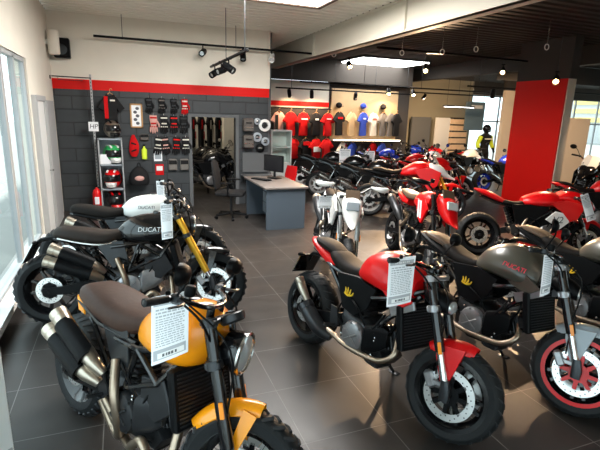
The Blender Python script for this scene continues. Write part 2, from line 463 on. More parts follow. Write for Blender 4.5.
    if h['k'] == 'round':
        p = Vector(h.get('p', (L - .20, 0, .90))); r_ = h.get('r', .092)
        m = MB().lathe([(.02, -.115), (r_ * .62, -.10), (r_ * .92, -.06), (r_, -.01), (r_ * 1.05, .0), (r_ * 1.05, .025), (r_ * .98, .028)], p, (1, 0, -.06), n=26)
        ho = m.xf(st).build('headlight', h.get('col', 'black_gloss'), root)
        m = MB().lathe([(r_ * .97, .020), (r_ * .8, .034), (r_ * .4, .045), (.002, .048)], p, (1, 0, -.06), n=26); m.xf(st).build('headlight_lens', 'lens', ho)
        MB().lathe([(r_ * 1.05, .02), (r_ * 1.07, .03), (r_ * .98, .036), (r_ * .96, .024)], p, (1, 0, -.06), n=26, closed=True).xf(st).build('headlight_ring', 'steel', ho)
        m = MB().lathe([(.05, -.03), (.062, -.02), (.064, .01), (.055, .016), (.002, .016)], p + Vector((-.07, 0, .155)), (-.5, 0, .86), n=20); m.xf(st).build('instrument', 'dark_metal', root)
    elif h['k'] == 'oval':
        p = Vector(h.get('p', (1.30, 0, .86)))
        m = MB().loft([(p.x - .12, 0, p.z + .02, .05, .04), (p.x - .06, 0, p.z + .01, .085, .065), (p.x, 0, p.z, .095, .065), (p.x + .055, 0, p.z - .02, .08, .05)], n=18, e=2.4, sub=3)
        ho = m.xf(st).build('headlight', h.get('col', 'black_plastic'), root)
        m = MB().loft([(p.x + .045, 0, p.z - .018, .072, .044), (p.x + .066, 0, p.z - .024, .062, .036), (p.x + .075, 0, p.z - .027, .04, .02)], n=18, e=2.4); m.xf(st).build('headlight_lens', 'lens', ho)
        m = MB().box((p.x - .12, 0, p.z + .15), (.03, .15, .09), .012, Matrix.Rotation(R(-35), 3, 'Y')); m.xf(st).build('instrument', 'black_gloss', root)
    elif h['k'] == 'beak':
        m = MB().use(h['col']).loft([(1.14, 0, .98, .04, .04), (1.20, 0, .98, .095, .09), (1.30, 0, .94, .115, .11), (1.39, 0, .88, .10, .11), (1.45, 0, .83, .075, .075), (1.53, 0, .775, .05, .022), (1.60, 0, .745, .015, .008)], n=18, e=2.8, sub=3, k=-.1)
        ho = m.xf(st).build('nose_fairing', None, root)
        rot = Matrix.Rotation(R(-28), 3, 'Y')
        MB().box((1.405, 0, .965), (.03, .15, .11), .012, rot).xf(st).build('nose_plate', h.get('plate', 'white_paint'), ho)
        MB().box((1.462, 0, .845), (.03, .12, .075), .014, rot).xf(st).build('headlight_lens', 'lens', ho)
        MB().box((1.27, 0, 1.075), (.02, .17, .13), .009, Matrix.Rotation(R(-35), 3, 'Y')).xf(st).build('wind_deflector', h.get('scr', 'tan_panel'), ho)
        for sy in (-1, 1): MB().tube([(hx - .05, sy * (hw + .01), hz), (hx + .06, sy * (hw + .0), hz), (hx + .11, sy * hw * .8, hz), (hx + .05, sy * hw * .55, hz + .01)], [.012, .03, .03, .012], 8, 4).xf(st).build('hand_guard', h.get('guard', h['col']), hb)
    elif h['k'] == 'sport':
        m = MB().use(body).loft([(1.0, 0, .90, .17, .04), (1.10, 0, .92, .185, .09), (1.22, 0, .90, .19, .12), (1.34, 0, .87, .165, .11), (1.46, 0, .82, .12, .08), (1.54, 0, .78, .05, .03)], n=20, e=2.6, sub=3)
        ho = m.build('nose_fairing', None, root)
        m = MB().loft([(1.10, 0, 1.0, .10, .02), (1.20, 0, 1.02, .115, .045), (1.32, 0, .975, .10, .03), (1.42, 0, .92, .05, .01)], n=14, e=2.2, sub=3); m.build('windscreen', 'black_gloss', ho)
        m = MB()
        for sy in (-1, 1): m.loft([(1.44, sy * .06, .82, .05, .02), (1.50, sy * .05, .80, .035, .015), (1.53, sy * .04, .79, .02, .008)], n=10)
        m.build('headlight_lens', 'lens', ho)
    elif h['k'] == 'tour':
        m = MB().use(h['col']).loft([(1.08, 0, 1.0, .10, .05), (1.16, 0, 1.0, .16, .11), (1.28, 0, .97, .17, .13), (1.40, 0, .92, .13, .11), (1.50, 0, .86, .08, .05), (1.64, 0, .80, .05, .02)], n=18, e=2.6, sub=3)
        ho = m.build('nose_fairing', None, root)
        m = MB().use(h.get('scr', 'white_paint')).rings([[(x, y, z) for y in (-w_, -w_ * .5, 0, w_ * .5, w_) for x in [x0 - abs(y) * .5]] + [(x0 - abs(y) * .5 - .008, y, z) for y in (w_, w_ * .5, 0, -w_ * .5, -w_)] for x0, z, w_ in ((1.36, 1.02, .13), (1.31, 1.12, .16), (1.25, 1.22, .15), (1.21, 1.30, .11))])
        m.build('windscreen', None, ho)
        m = MB()
        for sy in (-1, 1): m.loft([(1.40, sy * .06, .92, .05, .03), (1.46, sy * .055, .89, .04, .025), (1.50, sy * .05, .87, .02, .01)], n=10)
        m.build('headlight_lens', 'lens', ho)
    # --- front fender
    if c.get('fender', True):
        a0, a1, dr, fw = c.get('fend', (20, 118, .022, .075))
        N = 12; rs = []
        for i in range(N + 1):
            a = R(a0 + (a1 - a0) * i / N); q = 1 - .35 * abs(2 * i / N - 1) ** 2.5; rr = Rf + dr
            sec = []
            for w_, dq in ((-1, -.05), (-.85, -.016), (-.45, .004), (0, .010), (.45, .004), (.85, -.016), (1, -.05)): sec.append((w_, dq))
            ring = [(L + (rr + dq) * cos(a), w_ * fw * q, Rf + (rr + dq) * sin(a)) for w_, dq in sec] + [(L + (rr + dq - .006) * cos(a), w_ * (fw - .004) * q, Rf + (rr + dq - .006) * sin(a)) for w_, dq in reversed(sec)]
            rs.append(ring)
        m = MB().rings(rs)
        for sy in (-1, 1):
            am = R(c.get('fstay', 90))
            t0_ = Vector((L + (Rf + dr - .03) * cos(am), sy * fw * .92, Rf + (Rf + dr - .03) * sin(am)))
            if c.get('fbig'):
                m.prism([(L + .04, 2 * Rf + .0), (L - .14, 2 * Rf - .02), (L - .13, Rf + .20), (L - .06, Rf + .04), (L - .02, Rf + .06)], sy * (fw - .004), sy * (fw + .008), b=.006)
            else:
                m.bar(t0_, (L - .05, sy * (fw + .012), Rf + .13), .07, .04, .01, (0, 1, 0))
        m.xf(st).build('front_fender', c.get('fendcol', body), root)
    # --- stand and pegs
    ta = math.tan(R(lean)); yf = .27
    m = MB().tube([(c.get('stx', .62) - .06, .10, .27), (c.get('stx', .62), yf, yf * ta + .012)], [.016, .012], 8)  .box((c.get('stx', .62), yf + .012, yf * ta + .006), (.09, .05, .010), .004, Matrix.Rotation(R(lean), 3, 'X'))
    m.build('kickstand', 'dark_metal', root)
    for sy in (-1, 1):
        m = MB().tube([(.47, sy * .14, .36), (.46, sy * .24, .37)], .012, 8)
        m.prism([(.40, .50), (.47, .50), (.52, .38), (.47, .33), (.42, .36)], sy * .135, sy * .15, b=.004)
        m.build('foot_peg', 'dark_metal', root)
    for fn in c.get('extra', []): fn(root, st, body)
    return root
CAMR = ((0.933275, 0.057699, -0.354498), (-0.357943, 0.230675, -0.904801), (0.029568, 0.971319, 0.235936))

# ---------------------------------------------------------------- motorcycle styles
TRELLIS = [[(1.17, .05, .90), (.98, .16, .63), (.70, .155, .50)], [(1.15, .05, .80), (.80, .165, .75), (.55, .14, .72)], [(.80, .165, .75), (.98, .16, .63)],
           [(.80, .165, .75), (.70, .155, .50), (.58, .15, .42)], [(.74, .13, .75), (.35, .13, .74), (.06, .11, .80)], [(.58, .14, .45), (.25, .125, .745)]]
def tank_logo(root, st, body, text='DUCATI', mt='white_print', p=(.86, -.172, .93), size=.05, rx=80, ry=0):
    cu = bpy.data.curves.new('lettering', 'FONT'); cu.body = text; cu.size = size; cu.align_x = 'CENTER'; cu.align_y = 'CENTER'; cu.extrude = .0015; cu.shear = .15
    cu.materials.append(MATS[mt]); tmp = bpy.data.objects.new('text', cu); col.objects.link(tmp)
    me = bpy.data.meshes.new_from_object(tmp); bpy.data.objects.remove(tmp); bpy.data.curves.remove(cu)
    if not me.materials: me.materials.append(MATS[mt])
    o = bpy.data.objects.new('lettering', me); col.objects.link(o); o.parent = root
    o.location = p; o.rotation_euler = (R(rx), R(ry), 0)
SCR = dict(usplit=.2, L=1.45, Rf=.325, Rr=.325, wf=.12, wr=.18, rimf=.228, rimr=.228, knob=True, blocks=30, usd=True, rake=24.5,
    tank=[(.60, 0, .84, .07, .05), (.68, 0, .86, .135, .105), (.80, 0, .87, .172, .138), (.98, 0, .875, .178, .15), (1.08, 0, .895, .14, .125), (1.17, 0, .915, .05, .05)], te=2.5, capx=.95, capz=1.03,
    seat=[(.04, 0, .84, .07, .025), (.10, 0, .85, .13, .055), (.30, 0, .82, .16, .068), (.48, 0, .80, .155, .065), (.60, 0, .82, .12, .055), (.68, 0, .85, .07, .03)],
    frame=TRELLIS, headers=[[(.60, -.16, .62), (.67, -.20, .46), (.69, -.18, .30), (.64, -.14, .19), (.54, -.12, .20), (.45, -.14, .32)],
        [(1.06, -.06, .42), (1.08, -.13, .26), (1.01, -.17, .19), (.92, -.18, .30), (.84, -.17, .25), (.74, -.13, .17), (.6, -.11, .2), (.48, -.14, .34)]],
    hr=.026, mufflers=[dict(p=[(.50, -.17, .50), (.38, -.215, .59), (.07, -.235, .735)], r=.050, col='champagne', shield=True), dict(p=[(.48, -.18, .44), (.36, -.235, .51), (.03, -.26, .63)], r=.050, col='champagne', shield=True)],
    head=dict(k='round'), bar=(1.08, 1.12, .42), plate=False, mirz=-.03,
    panels=[('side_cover', [(.42, .76), (.66, .78), (.70, .60), (.56, .52)], .125, .02, 'dark_metal'), ('cylinder_cover', [(.84, .62), (1.02, .66), (1.10, .52), (.98, .42), (.84, .46)], .125, .035, 'engine_dark')],
    fendcol='black_gloss', fend=(62, 128, .03, .07))
MON = dict(stx=.78, platexz=(-.15, .70), L=1.474, Rf=.302, Rr=.315, yspoke=True, flen=.72, rake=20,
    tank=[(.58, 0, .83, .08, .05), (.66, 0, .87, .14, .10), (.78, 0, .90, .185, .13), (.90, 0, .905, .20, .14), (1.02, 0, .885, .185, .12), (1.12, 0, .86, .11, .07)], te=2.8, tk=.22, capx=.94, capz=1.035,
    seat=[(.20, 0, .87, .07, .02), (.28, 0, .85, .11, .045), (.42, 0, .80, .125, .05), (.55, 0, .79, .105, .05), (.64, 0, .82, .08, .045)],
    pillion=[(-.02, 0, .93, .06, .015), (.05, 0, .92, .095, .03), (.16, 0, .90, .10, .035), (.26, 0, .87, .08, .03)],
    tail=[(-.10, 0, .915, .035, .012), (-.03, 0, .90, .085, .03), (.12, 0, .85, .115, .045), (.26, 0, .80, .12, .05), (.38, 0, .76, .10, .04)],
    frame=[[(1.17, .05, .86), (1.00, .14, .76), (.82, .15, .70)], [(.60, .11, .74), (.30, .11, .78), (.0, .07, .86)], [(.60, .12, .52), (.28, .10, .77)], [(1.16, .06, .82), (.98, .15, .60), (.90, .14, .50)]], fr=.018,
    headers=[[(1.02, -.05, .48), (1.06, -.10, .38), (1.0, -.14, .31), (.90, -.16, .285), (.66, -.17, .275), (.52, -.165, .29), (.42, -.16, .30)]], hr=.021,
    mufflers=[dict(p=[(.46, -.15, .25), (.34, -.19, .29), (.16, -.215, .42)], r=.062, col='dark_metal', tip='dark_metal'), dict(p=[(.20, -.20, .42), (.10, -.21, .52), (.03, -.215, .60)], r=.036, col='champagne')],
    head=dict(k='oval', p=(1.29, 0, .83)), bar=(1.09, 1.04, .38), emblem=True, beltgrey=False, clampcol='engine_grey', slidercol='steel', fbig=True,
    panels=[('side_panel', [(.40, .77), (.64, .80), (.84, .76), (.78, .60), (.66, .50), (.52, .52)], .122, .022, 'black_plastic'),
            ('frame_casting', [(.98, .70), (1.18, .80), (1.20, .75), (1.02, .64)], .13, .03, 'engine_grey'),
            ('tank_shroud', [(.84, .84), (1.06, .86), (1.18, .79), (1.10, .73), (.96, .76)], .150, .022, None)], fend=(74, 130, .02, .075))
HYP = dict(L=1.49, Rf=.305, Rr=.315, steer=10, radiator=False, flen=.80,
    tank=[(.60, 0, .88, .08, .05), (.68, 0, .90, .13, .09), (.82, 0, .92, .16, .12), (.98, 0, .94, .165, .12), (1.10, 0, .96, .12, .08)], capx=.98, capz=1.06,
    seat=[(-.02, 0, .92, .06, .025), (.15, 0, .92, .11, .045), (.40, 0, .90, .125, .05), (.62, 0, .92, .09, .05), (.72, 0, .95, .06, .04)],
    tail=[(-.14, 0, .90, .04, .015), (0, 0, .87, .10, .04), (.2, 0, .82, .12, .055), (.36, 0, .80, .09, .04)],
    frame=TRELLIS, headers=[[(1.06, -.06, .42), (1.10, -.12, .24), (.95, -.15, .16), (.74, -.15, .17), (.56, -.14, .26), (.42, -.14, .5)], [(.60, -.14, .62), (.54, -.18, .5), (.42, -.15, .55)]],
    mufflers=[dict(p=[(.44, -.14, .52), (.30, -.18, .66), (.02, -.20, .80)], r=.06, col='dark_metal')], bar=(1.10, 1.16, .40), mirrors=False, fender=False,
    panels=[('radiator_shroud', [(.80, .93), (1.04, .96), (1.20, .86), (1.10, .66), (1.0, .70)], .145, .03, None)])
PAN = dict(L=1.47, Rf=.302, Rr=.318, steer=14, single=True, lean=7, flen=.62, Rim=1, yspoke=True, mirrors=False, plate=False, disc='disc_steel',
    tank=[(.56, 0, .84, .09, .05), (.64, 0, .85, .15, .08), (.78, 0, .87, .19, .11), (.92, 0, .88, .20, .11), (1.06, 0, .87, .17, .08)], tk=.2, capx=.94, capz=1.02,
    seat=[(.22, 0, .83, .08, .02), (.32, 0, .81, .13, .035), (.46, 0, .79, .13, .035), (.58, 0, .81, .09, .03)],
    tail=[(-.11, 0, .98, .02, .01), (-.06, 0, .965, .06, .025), (.04, 0, .93, .10, .045), (.16, 0, .88, .12, .055), (.32, 0, .80, .11, .045)],
    frame=[[(1.16, .06, .86), (.9, .16, .72), (.66, .14, .52)], [(.56, .11, .72), (.2, .09, .80), (0, .05, .88)]], fr=.022,
    headers=[[(.62, -.13, .60), (.54, -.16, .42), (.62, -.14, .22), (.72, -.12, .16)], [(1.06, -.05, .42), (1.10, -.08, .24), (.9, -.1, .15), (.6, -.11, .16), (.44, -.13, .2)]],
    mufflers=[dict(p=[(.50, -.14, .20), (.40, -.17, .22), (.22, -.18, .27)], r=.06, col='dark_metal', tip='steel')], bar=(1.16, .90, .34), head=dict(k='sport'), reflector=False,
    panels=[('engine_cover', [(.40, .79), (.88, .80), (1.0, .52), (.70, .34), (.50, .40), (.44, .60)], .12, .03, 'black_plastic'), ('side_fairing', [(.86, .84), (1.10, .88), (1.36, .82), (1.26, .62), (1.16, .58), (1.04, .72)], .175, .03, None),
            ('race_number_panel', [(.84, .60), (.96, .72), (1.10, .70), (1.16, .58), (1.04, .47)], .178, .026, 'white_paint'),
            ('belly_pan', [(.50, .20), (1.14, .24), (1.22, .42), (1.08, .46), (.80, .36), (.56, .30)], .135, .03, None)],
    fend=(10, 120, .02, .07))
ADV = dict(L=1.58, Rf=.33, Rr=.33, steer=8, knob=True, lean=7, forkcol='gold', usplit=.12, flen=.86, rimcolr=('silver_paint',), plate=True, platexz=(-.2, .72), wf=.115, wr=.17, rimf=.25, rimr=.23,
    tank=[(.58, 0, .90, .09, .05), (.68, 0, .93, .15, .10), (.84, 0, .97, .20, .14), (1.0, 0, .98, .21, .15), (1.12, 0, .98, .15, .11)], capx=.95, capz=1.12,
    seat=[(.05, 0, .95, .10, .03), (.2, 0, .94, .13, .05), (.42, 0, .90, .13, .05), (.62, 0, .93, .09, .05)],
    tail=[(-.16, 0, .93, .05, .02), (0, 0, .90, .11, .04), (.2, 0, .86, .13, .05), (.4, 0, .82, .1, .04)],
    frame=TRELLIS, headers=HYP['headers'], mufflers=[dict(p=[(.44, -.16, .48), (.30, -.22, .58), (.0, -.24, .72)], r=.065, col='steel')], bar=(1.10, 1.22, .42), head=dict(k='tour', col='white_paint'),
    panels=[('side_fairing', [(.82, .96), (1.10, 1.02), (1.34, .92), (1.28, .66), (1.12, .56), (.98, .74)], .19, .03, None)], fend=(35, 120, .06, .07))
TOU = dict(MON, steer=5, emblem=False, lean=6, mirz=.14,
    mufflers=[dict(p=[(.46, -.16, .34), (.30, -.21, .42), (-.02, -.24, .58)], r=.062, col='steel', tip='dark_metal')],
    headers=HYP['headers'][:1])
def C_(base, **k): d = dict(base); d.update(k); d['panels'] = [(a, b, c, t, (m or d['body'])) for a, b, c, t, m in d.get('panels', [])]; return d

# price sheet: a printed card hanging from clip, given by its four real corners (TL, TR, BR, BL)
def price_sheet(label, P, off=.0, clip=True, group='printed price sheets', fine=True):
    TL, TR, BR, BL = [Vector(p) for p in P]
    c = (TL + TR) / 2
    t = thing('price_sheet', label, 'price sheet', c, 0, group)
    U = (TR - TL); V = (BL - TL); N = U.cross(-V).normalized()
    if N.dot(Vector((0, 0, 1.95)) - c) < 0: N = -N
    def q(u, v, h):  # slight curl
        return TL + (TR - TL).lerp(BR - BL, v) * u + V * v + N * (h + .012 * sin(u * 3.1) * v) - c
    def patch(m, u0, u1, v0, v1, h, n=4):
        rs = []
        for i in range(n + 1):
            u = u0 + (u1 - u0) * i / n
            rs.append([q(u, v0, h), q(u, (v0 + v1) / 2, h), q(u, v1, h), q(u, v1, h - .0012), q(u, (v0 + v1) / 2, h - .0012), q(u, v0, h - .0012)])
        m.rings(rs)
    m = MB(); patch(m, 0, 1, 0, 1, 0, 6); m.build('sheet', 'paper', t)
    for v0, v1 in ((.07, .155), (.80, .95)): m = MB(); patch(m, .06, .94, v0, v1, .0016); m.build('printed_band', 'grey_print', t)
    m = MB().use('white_print')
    k = 0
    while .25 + k * .07 < .78: 
        w = (.045, .03, .05, .04)[k % 4]; patch(m, .25 + k * .07, .25 + k * .07 + w, .095, .13, .0028, 1); k += 1
    patch(m, .18, .90, .855, .935, .0026)
    m.use('dark_print')
    for k, (a, b) in enumerate(((.32, .38), (.42, .46), (.48, .54), (.56, .62), (.66, .71))): patch(m, a, b, .875, .918, .0036, 1)
    m.use('grey_print')
    rnd = random.Random(5); v = .20
    while v < .77:
        u = .12
        while u < .86:
            w = .04 + .09 * rnd.random(); 
            if fine or v < .5: patch(m, u, min(u + w, .9), v, v + (.016 if v > .34 else .026), .0018, 1)
            u += w + .025
        v += .036 if v > .34 else .05
    m.build('printed_text', None, t)
    if clip:
        m = MB().box(q(.45, -.01, .003), (.022, .014, .028), .005); m.tube([q(.45, -.02, 0), q(.45, -.07, -.03)], .004, 6); m.build('clip', 'black_plastic', t)
    return t

# ---- the motorcycles
b_or = make_bike('orange scrambler motorcycle with brown seat in the left foreground', (-.335, 2.97, -60),
    C_(SCR, body='orange_paint', seatcol='brown_leather', fendcol='orange_paint', wire=True, cover='engine_dark', steer=24, L=1.45, rake=18, Rf=.315, mirz=.12, miro=.05, bar=(1.08, 1.10, .38), head=dict(k='round', p=(1.33, 0, .87), r=.098), fend=(82, 148, .03, .062),
       tank=[(.68, 0, .80, .08, .05), (.76, 0, .83, .14, .10), (.88, 0, .865, .175, .145), (1.02, 0, .885, .188, .165), (1.13, 0, .90, .155, .15), (1.21, 0, .92, .06, .07)], capx=1.0, capz=1.045,
       seat=[(.04, 0, .84, .07, .025), (.10, 0, .85, .13, .055), (.30, 0, .83, .165, .07), (.50, 0, .81, .165, .068), (.66, 0, .82, .145, .06), (.78, 0, .86, .10, .04)], refpos=.46, forkcol='black_gloss', usd=True,
       panels=[('side_cover', [(.40, .78), (.66, .80), (.70, .60), (.56, .52)], .125, .02, 'dark_metal'), ('seat_side_panel', [(.06, .83), (.16, .80), (.16, .73), (.09, .74)], .11, .015, 'orange_paint'),
               ('cylinder_cover', [(.84, .62), (1.02, .66), (1.10, .52), (.98, .42), (.84, .46)], .125, .035, 'engine_dark')],
       extra=[lambda r, s, b: tank_logo(r, s, b, 'DUCATI', 'white_print', (1.06, -.178, .90), .045, 90)]))
b_bk = make_bike('black scrambler motorcycle with gold fork, second from the camera in the left row', (-.68, 4.44, -11.5),
    C_(SCR, body='black_gloss', seatcol='brown_seat', trim='steel', forkcol='gold', steer=10, fender=True, reflector=False, disc='disc_steel', cover='engine_grey',
       head=dict(k='round', col='dark_metal'), extra=[lambda r, s, b: tank_logo(r, s, b, 'DUCATI', 'silver_paint', (.90, -.192, .88), .058, 88),
       lambda r, s, b: tank_logo(r, s, b, '1100', 'silver_paint', (.82, -.19, .68), .05, 90)], plate=True, platexz=(-.14, .70)))
b_w3 = make_bike('black scrambler motorcycle with a white tank, farthest of the left row by the helmet cabinet', (-.64, 5.52, -16),
    C_(SCR, body='white_paint', seatcol='black_leather', trim='black_plastic', steer=14, fender=True, reflector=False,
       extra=[lambda r, s, b: tank_logo(r, s, b, 'DUCATI', 'dark_print', (.90, -.191, .88), .05, 88)]))
b_rm = make_bike('red naked motorcycle with black wheels and red front mudguard in the middle foreground', (1.435, 3.4, -76.5),
    C_(MON, body='red_paint', steer=17, tailcol='red_paint', rimcol=('black_gloss', 'black_gloss')))
b_gm = make_bike('dark grey naked motorcycle with red rimmed front wheel in the right foreground', (2.5, 3.34, -79),
    C_(MON, body='grey_paint', steer=22, tailcol='black_plastic', rimcol=('black_gloss', 'red_paint'), fendcol='cool_grey', carrier='red_paint', pilcol='tan_panel',
       extra=[lambda r, s, b: tank_logo(r, s, b, 'DUCATI', 'red_print', (.97, -.200, .895), .05, 80, 4)]))
b_g2 = make_bike('dark grey naked motorcycle cut off by the right edge of the photo', (3.62, 3.30, -79),
    C_(MON, body='grey_paint', steer=22, tailcol='black_plastic', pilcol='tan_panel', fendcol='grey_paint'))
b_wh = make_bike('white supermoto motorcycle facing forward behind the red naked motorcycle', (2.62, 5.85, -104),
    C_(HYP, body='white_paint', head=dict(k='beak', col='white_paint', scr='tan_panel', plate='cool_grey'), forkcol='silver_paint', steer=-8))
b_rh = make_bike('red supermoto motorcycle with pointed nose seen from the front behind the grey naked motorcycle', (3.73, 5.65, -103),
    C_(HYP, body='red_paint', head=dict(k='beak', col='red_paint', scr='tan_panel', guard='black_plastic'), seatcol='tan_panel', steer=10,
       extra=[lambda r, s, b: [MB().prism([(.90 + d, .93), (.94 + d, .93), (1.02 + d, .72), (.98 + d, .72)], -.176, -.179).build('stripe', 'white_print', r) for d in (0, .07)]]))
b_pa = make_bike('red sport motorcycle with white side patch and full fairing in front of the red pillar', (4.81, 5.08, -29),
    C_(PAN, body='red_paint', armcol='dark_metal',
       extra=[lambda r, s, b: tank_logo(r, s, b, 'V2', 'dark_print', (1.0, -.206, .60), .13, 90)]))
b_ad = make_bike('red and white adventure motorcycle with gold fork in the middle of the hall', (4.55, 7.87, -27),
    C_(ADV, body='red_paint', tailcol='black_plastic', hi=False), hi=False)
# ---- bikes further back
row = 'dark motorcycles in the middle row'
b_r1 = make_bike('black motorcycle with bright rear wheel, nearest of the middle row', (4.45, 9.05, -26), C_(TOU, body='black_gloss', tailcol='black_gloss', rimcol=('silver_paint',), fendcol='black_gloss', hi=False), row, hi=False)
tx = [((4.4, 10.1, -25), 'black motorcycle with silver muffler, second in the middle row'),
      ((4.35, 11.2, -22), 'black motorcycle at the far end of the middle row below the red shirts')]
for (x, y, a), lb in tx:
    o = copy_tree(b_r1); o.location = (x, y, 0); o.rotation_euler[2] = R(a); o['label'] = lb
b_rd = make_bike('red motorcycle with white tag parked below the cream shirt panel', (6.45, 10.5, -22), C_(TOU, body='red_paint', hi=False), 'coloured motorcycles behind the middle row', hi=False)
for (x, y, a), lb in [((6.3, 9.4, -24), 'red motorcycle behind the red and white adventure motorcycle'), ((10.4, 12.3, 165), 'red motorcycle in front of the wooden pallet panel')]:
    o = copy_tree(b_rd); o.location = (x, y, 0); o.rotation_euler[2] = R(a); o['label'] = lb
b_bl = make_bike('blue sport motorcycle just left of the red pillar', (9.15, 9.75, -2), C_(TOU, body='blue_paint', rimcol=('blue_paint',), hi=False), 'blue motorcycles', hi=False)
for (x, y, a), lb in [((10.6, 14.0, 185), 'blue motorcycle in front of the white wall panel'), ((6.6, 12.1, -15), 'blue motorcycle below the grey jackets')]:
    o = copy_tree(b_bl); o.location = (x, y, 0); o.rotation_euler[2] = R(a); o['label'] = lb
b_bw = make_bike('black motorcycle with pale tank in front of the pallet wood panel', (9.5, 11.5, 8), C_(TOU, body='white_paint', tailcol='black_gloss', hi=False), None, hi=False)
o = copy_tree(b_bw); o.location = (7.5, 11.2, 0); o.rotation_euler[2] = R(-20); o['label'] = 'black motorcycle with pale tank behind the adventure motorcycle'
b_mx = make_bike('dark touring motorcycle with tall mirrors by the right windows', (10.3, 7.35, -160), C_(ADV, body='black_gloss', head=dict(k='tour', col='black_gloss'), forkcol='black_gloss', hi=False), None, hi=False)
o = copy_tree(b_rd); o.location = (7.1, 5.75, 0); o.rotation_euler[2] = R(-30); o['label'] = 'red motorcycle behind the red sport motorcycle at the right edge'; o['group'] = 'motorcycles at the right edge'
o = copy_tree(b_bw); o.location = (9.0, 6.3, 0); o.rotation_euler[2] = R(-24); o['label'] = 'pale motorcycle beside the dark touring motorcycle'; o['group'] = 'motorcycles at the right edge'
wk = 'motorcycles in the room behind the doorway'
for i, ((x, y, a), lb) in enumerate([((1.2, 10.7, 12), 'black motorcycle nearest to the doorway in the back room'), ((1.35, 11.5, 14), 'second black motorcycle from the doorway in the back room'), ((1.25, 12.3, 13), 'farthest black motorcycle in the back room')]):
    o = copy_tree(b_r1); o.location = (x, y, 0); o.rotation_euler[2] = R(a); o['label'] = lb; o['group'] = wk

# price sheets on the bikes
price_sheet('white price sheet hanging over the orange tank', [(0.082, 2.004, 1.136), (0.240, 1.949, 1.172), (0.221, 1.885, 0.907), (0.064, 1.931, 0.838)])
price_sheet('white price sheet hanging on the red tank', [(1.468, 2.253, 1.118), (1.627, 2.207, 1.137), (1.580, 2.151, 0.865), (1.440, 2.197, 0.828)])
price_sheet('white price sheet turned edgewise on the dark grey naked motorcycle', [(2.70, 2.215, 1.105), (2.76, 2.185, 1.115), (2.705, 2.125, .80), (2.64, 2.145, .77)])
price_sheet('white price sheet hanging beside the gold fork', [(0.277, 4.053, 1.168), (0.375, 4.018, 1.179), (0.365, 3.943, 0.876), (0.275, 3.973, 0.856)], fine=False)
price_sheet('white price sheet on the scrambler with a white tank', [(0.333, 5.349, 1.172), (0.418, 5.319, 1.186), (0.410, 5.245, 0.890), (0.337, 5.270, 0.876)], fine=False)
price_sheet('white price sheet hanging from the nose of the red sport motorcycle', [(5.783, 4.338, 0.997), (5.885, 4.305, 1.027), (5.967, 4.185, 0.686), (5.850, 4.219, 0.642)], fine=False)
price_sheet('small white price sheet on the white supermoto handlebar', [(2.10, 4.78, 1.04), (2.25, 4.74, 1.04), (2.23, 4.71, .90), (2.08, 4.75, .90)], fine=False)
for x, y, z, lb in ((5.05, 10.35, 1.15, 'small white price sheet on a dark motorcycle below the black shirt'), (5.6, 10.1, 1.12, 'small white price sheet on a red motorcycle below the white shirt')):
    price_sheet(lb, [(x, y, z), (x + .26, y - .1, z), (x + .25, y - .12, z - .34), (x, y - .02, z - .34)], fine=False)
# ================================================================ setting
mat('wall_white', (.76, .71, .62), .8, noise=.06, nscale=3)
mat('band_red', (.66, .006, .004), .5, spec=.2)
mat('beam_cream', (.62, .58, .49), .6)
mat('ceil_cream', (.88, .85, .75), .55)
mat('ceil_dark', (.05, .045, .041), .7, spec=.2)
mat('alu', (.36, .37, .38), .45)
mat('frame_grey', (.42, .42, .42), .5)
mat('panel_white', (.72, .72, .70), .5)
mat('cream_panel', (.70, .60, .48), .6)
mat('beige_wall', (.30, .275, .20), .8)
mat('dark_wall', (.035, .031, .028), .8)
mat('lit_wood', (.50, .35, .19), .6, noise=.12, nscale=4)
mat('pallet', (.78, .56, .36), .7, noise=.2, nscale=8)
mat('desk_front', (.065, .085, .108), .5, spec=.3)
mat('desk_top', (.16, .14, .13), .45, spec=.3)
mat('cloth_red', (.52, .005, .007), .85, spec=.2)
mat('cloth_black', (.012, .012, .013), .8, spec=.2)
mat('cloth_white', (.72, .68, .60), .8)
mat('cloth_blue', (.02, .06, .42), .8)
mat('cloth_grey', (.14, .13, .12), .8)
mat('cloth_pink', (.62, .34, .30), .8)
mat('hi_vis', (.62, .78, .03), .6)
mat('green_paint', (.03, .35, .10), .3)
mat('wood_frame', (.48, .26, .10), .5)
mat('grey_board', (.10, .105, .11), .8)
mat('brown_case', (.10, .085, .075), .5)
mat('pavement', (.24, .24, .23), .9)
mat('facade', (.42, .42, .41), .9)
mat('facade_yellow', (.80, .62, .20), .8)
mat('concrete', (.20, .20, .205), .9)
mat('lamp_panel', (1, 1, 1), .5, emit=(1, .98, .94), estr=7)
mat('warm_lens', (1, .8, .5), .4, emit=(1, .62, .25), estr=45)
mat('led_warm', (1, .8, .5), .4, emit=(1, .80, .55), estr=5)
mat('screen', (.012, .012, .014), .25)
mat('blue_sign', (.12, .18, .22), .5)
gl = bpy.data.materials.new('glass'); gl.use_nodes = True; MATS['glass'] = gl
nt = gl.node_tree; nt.nodes.remove(nt.nodes['Principled BSDF'])
tr = nt.nodes.new('ShaderNodeBsdfTransparent'); tr.inputs[0].default_value = (.90, .95, .94, 1)
gg = nt.nodes.new('ShaderNodeBsdfGlossy'); gg.inputs['Roughness'].default_value = .02
fr = nt.nodes.new('ShaderNodeFresnel'); fr.inputs[0].default_value = 1.18
ms = nt.nodes.new('ShaderNodeMixShader')
ge = nt.nodes.new('ShaderNodeNewGeometry'); mu = nt.nodes.new('ShaderNodeMath'); mu.operation = 'SUBTRACT'; mu.use_clamp = True
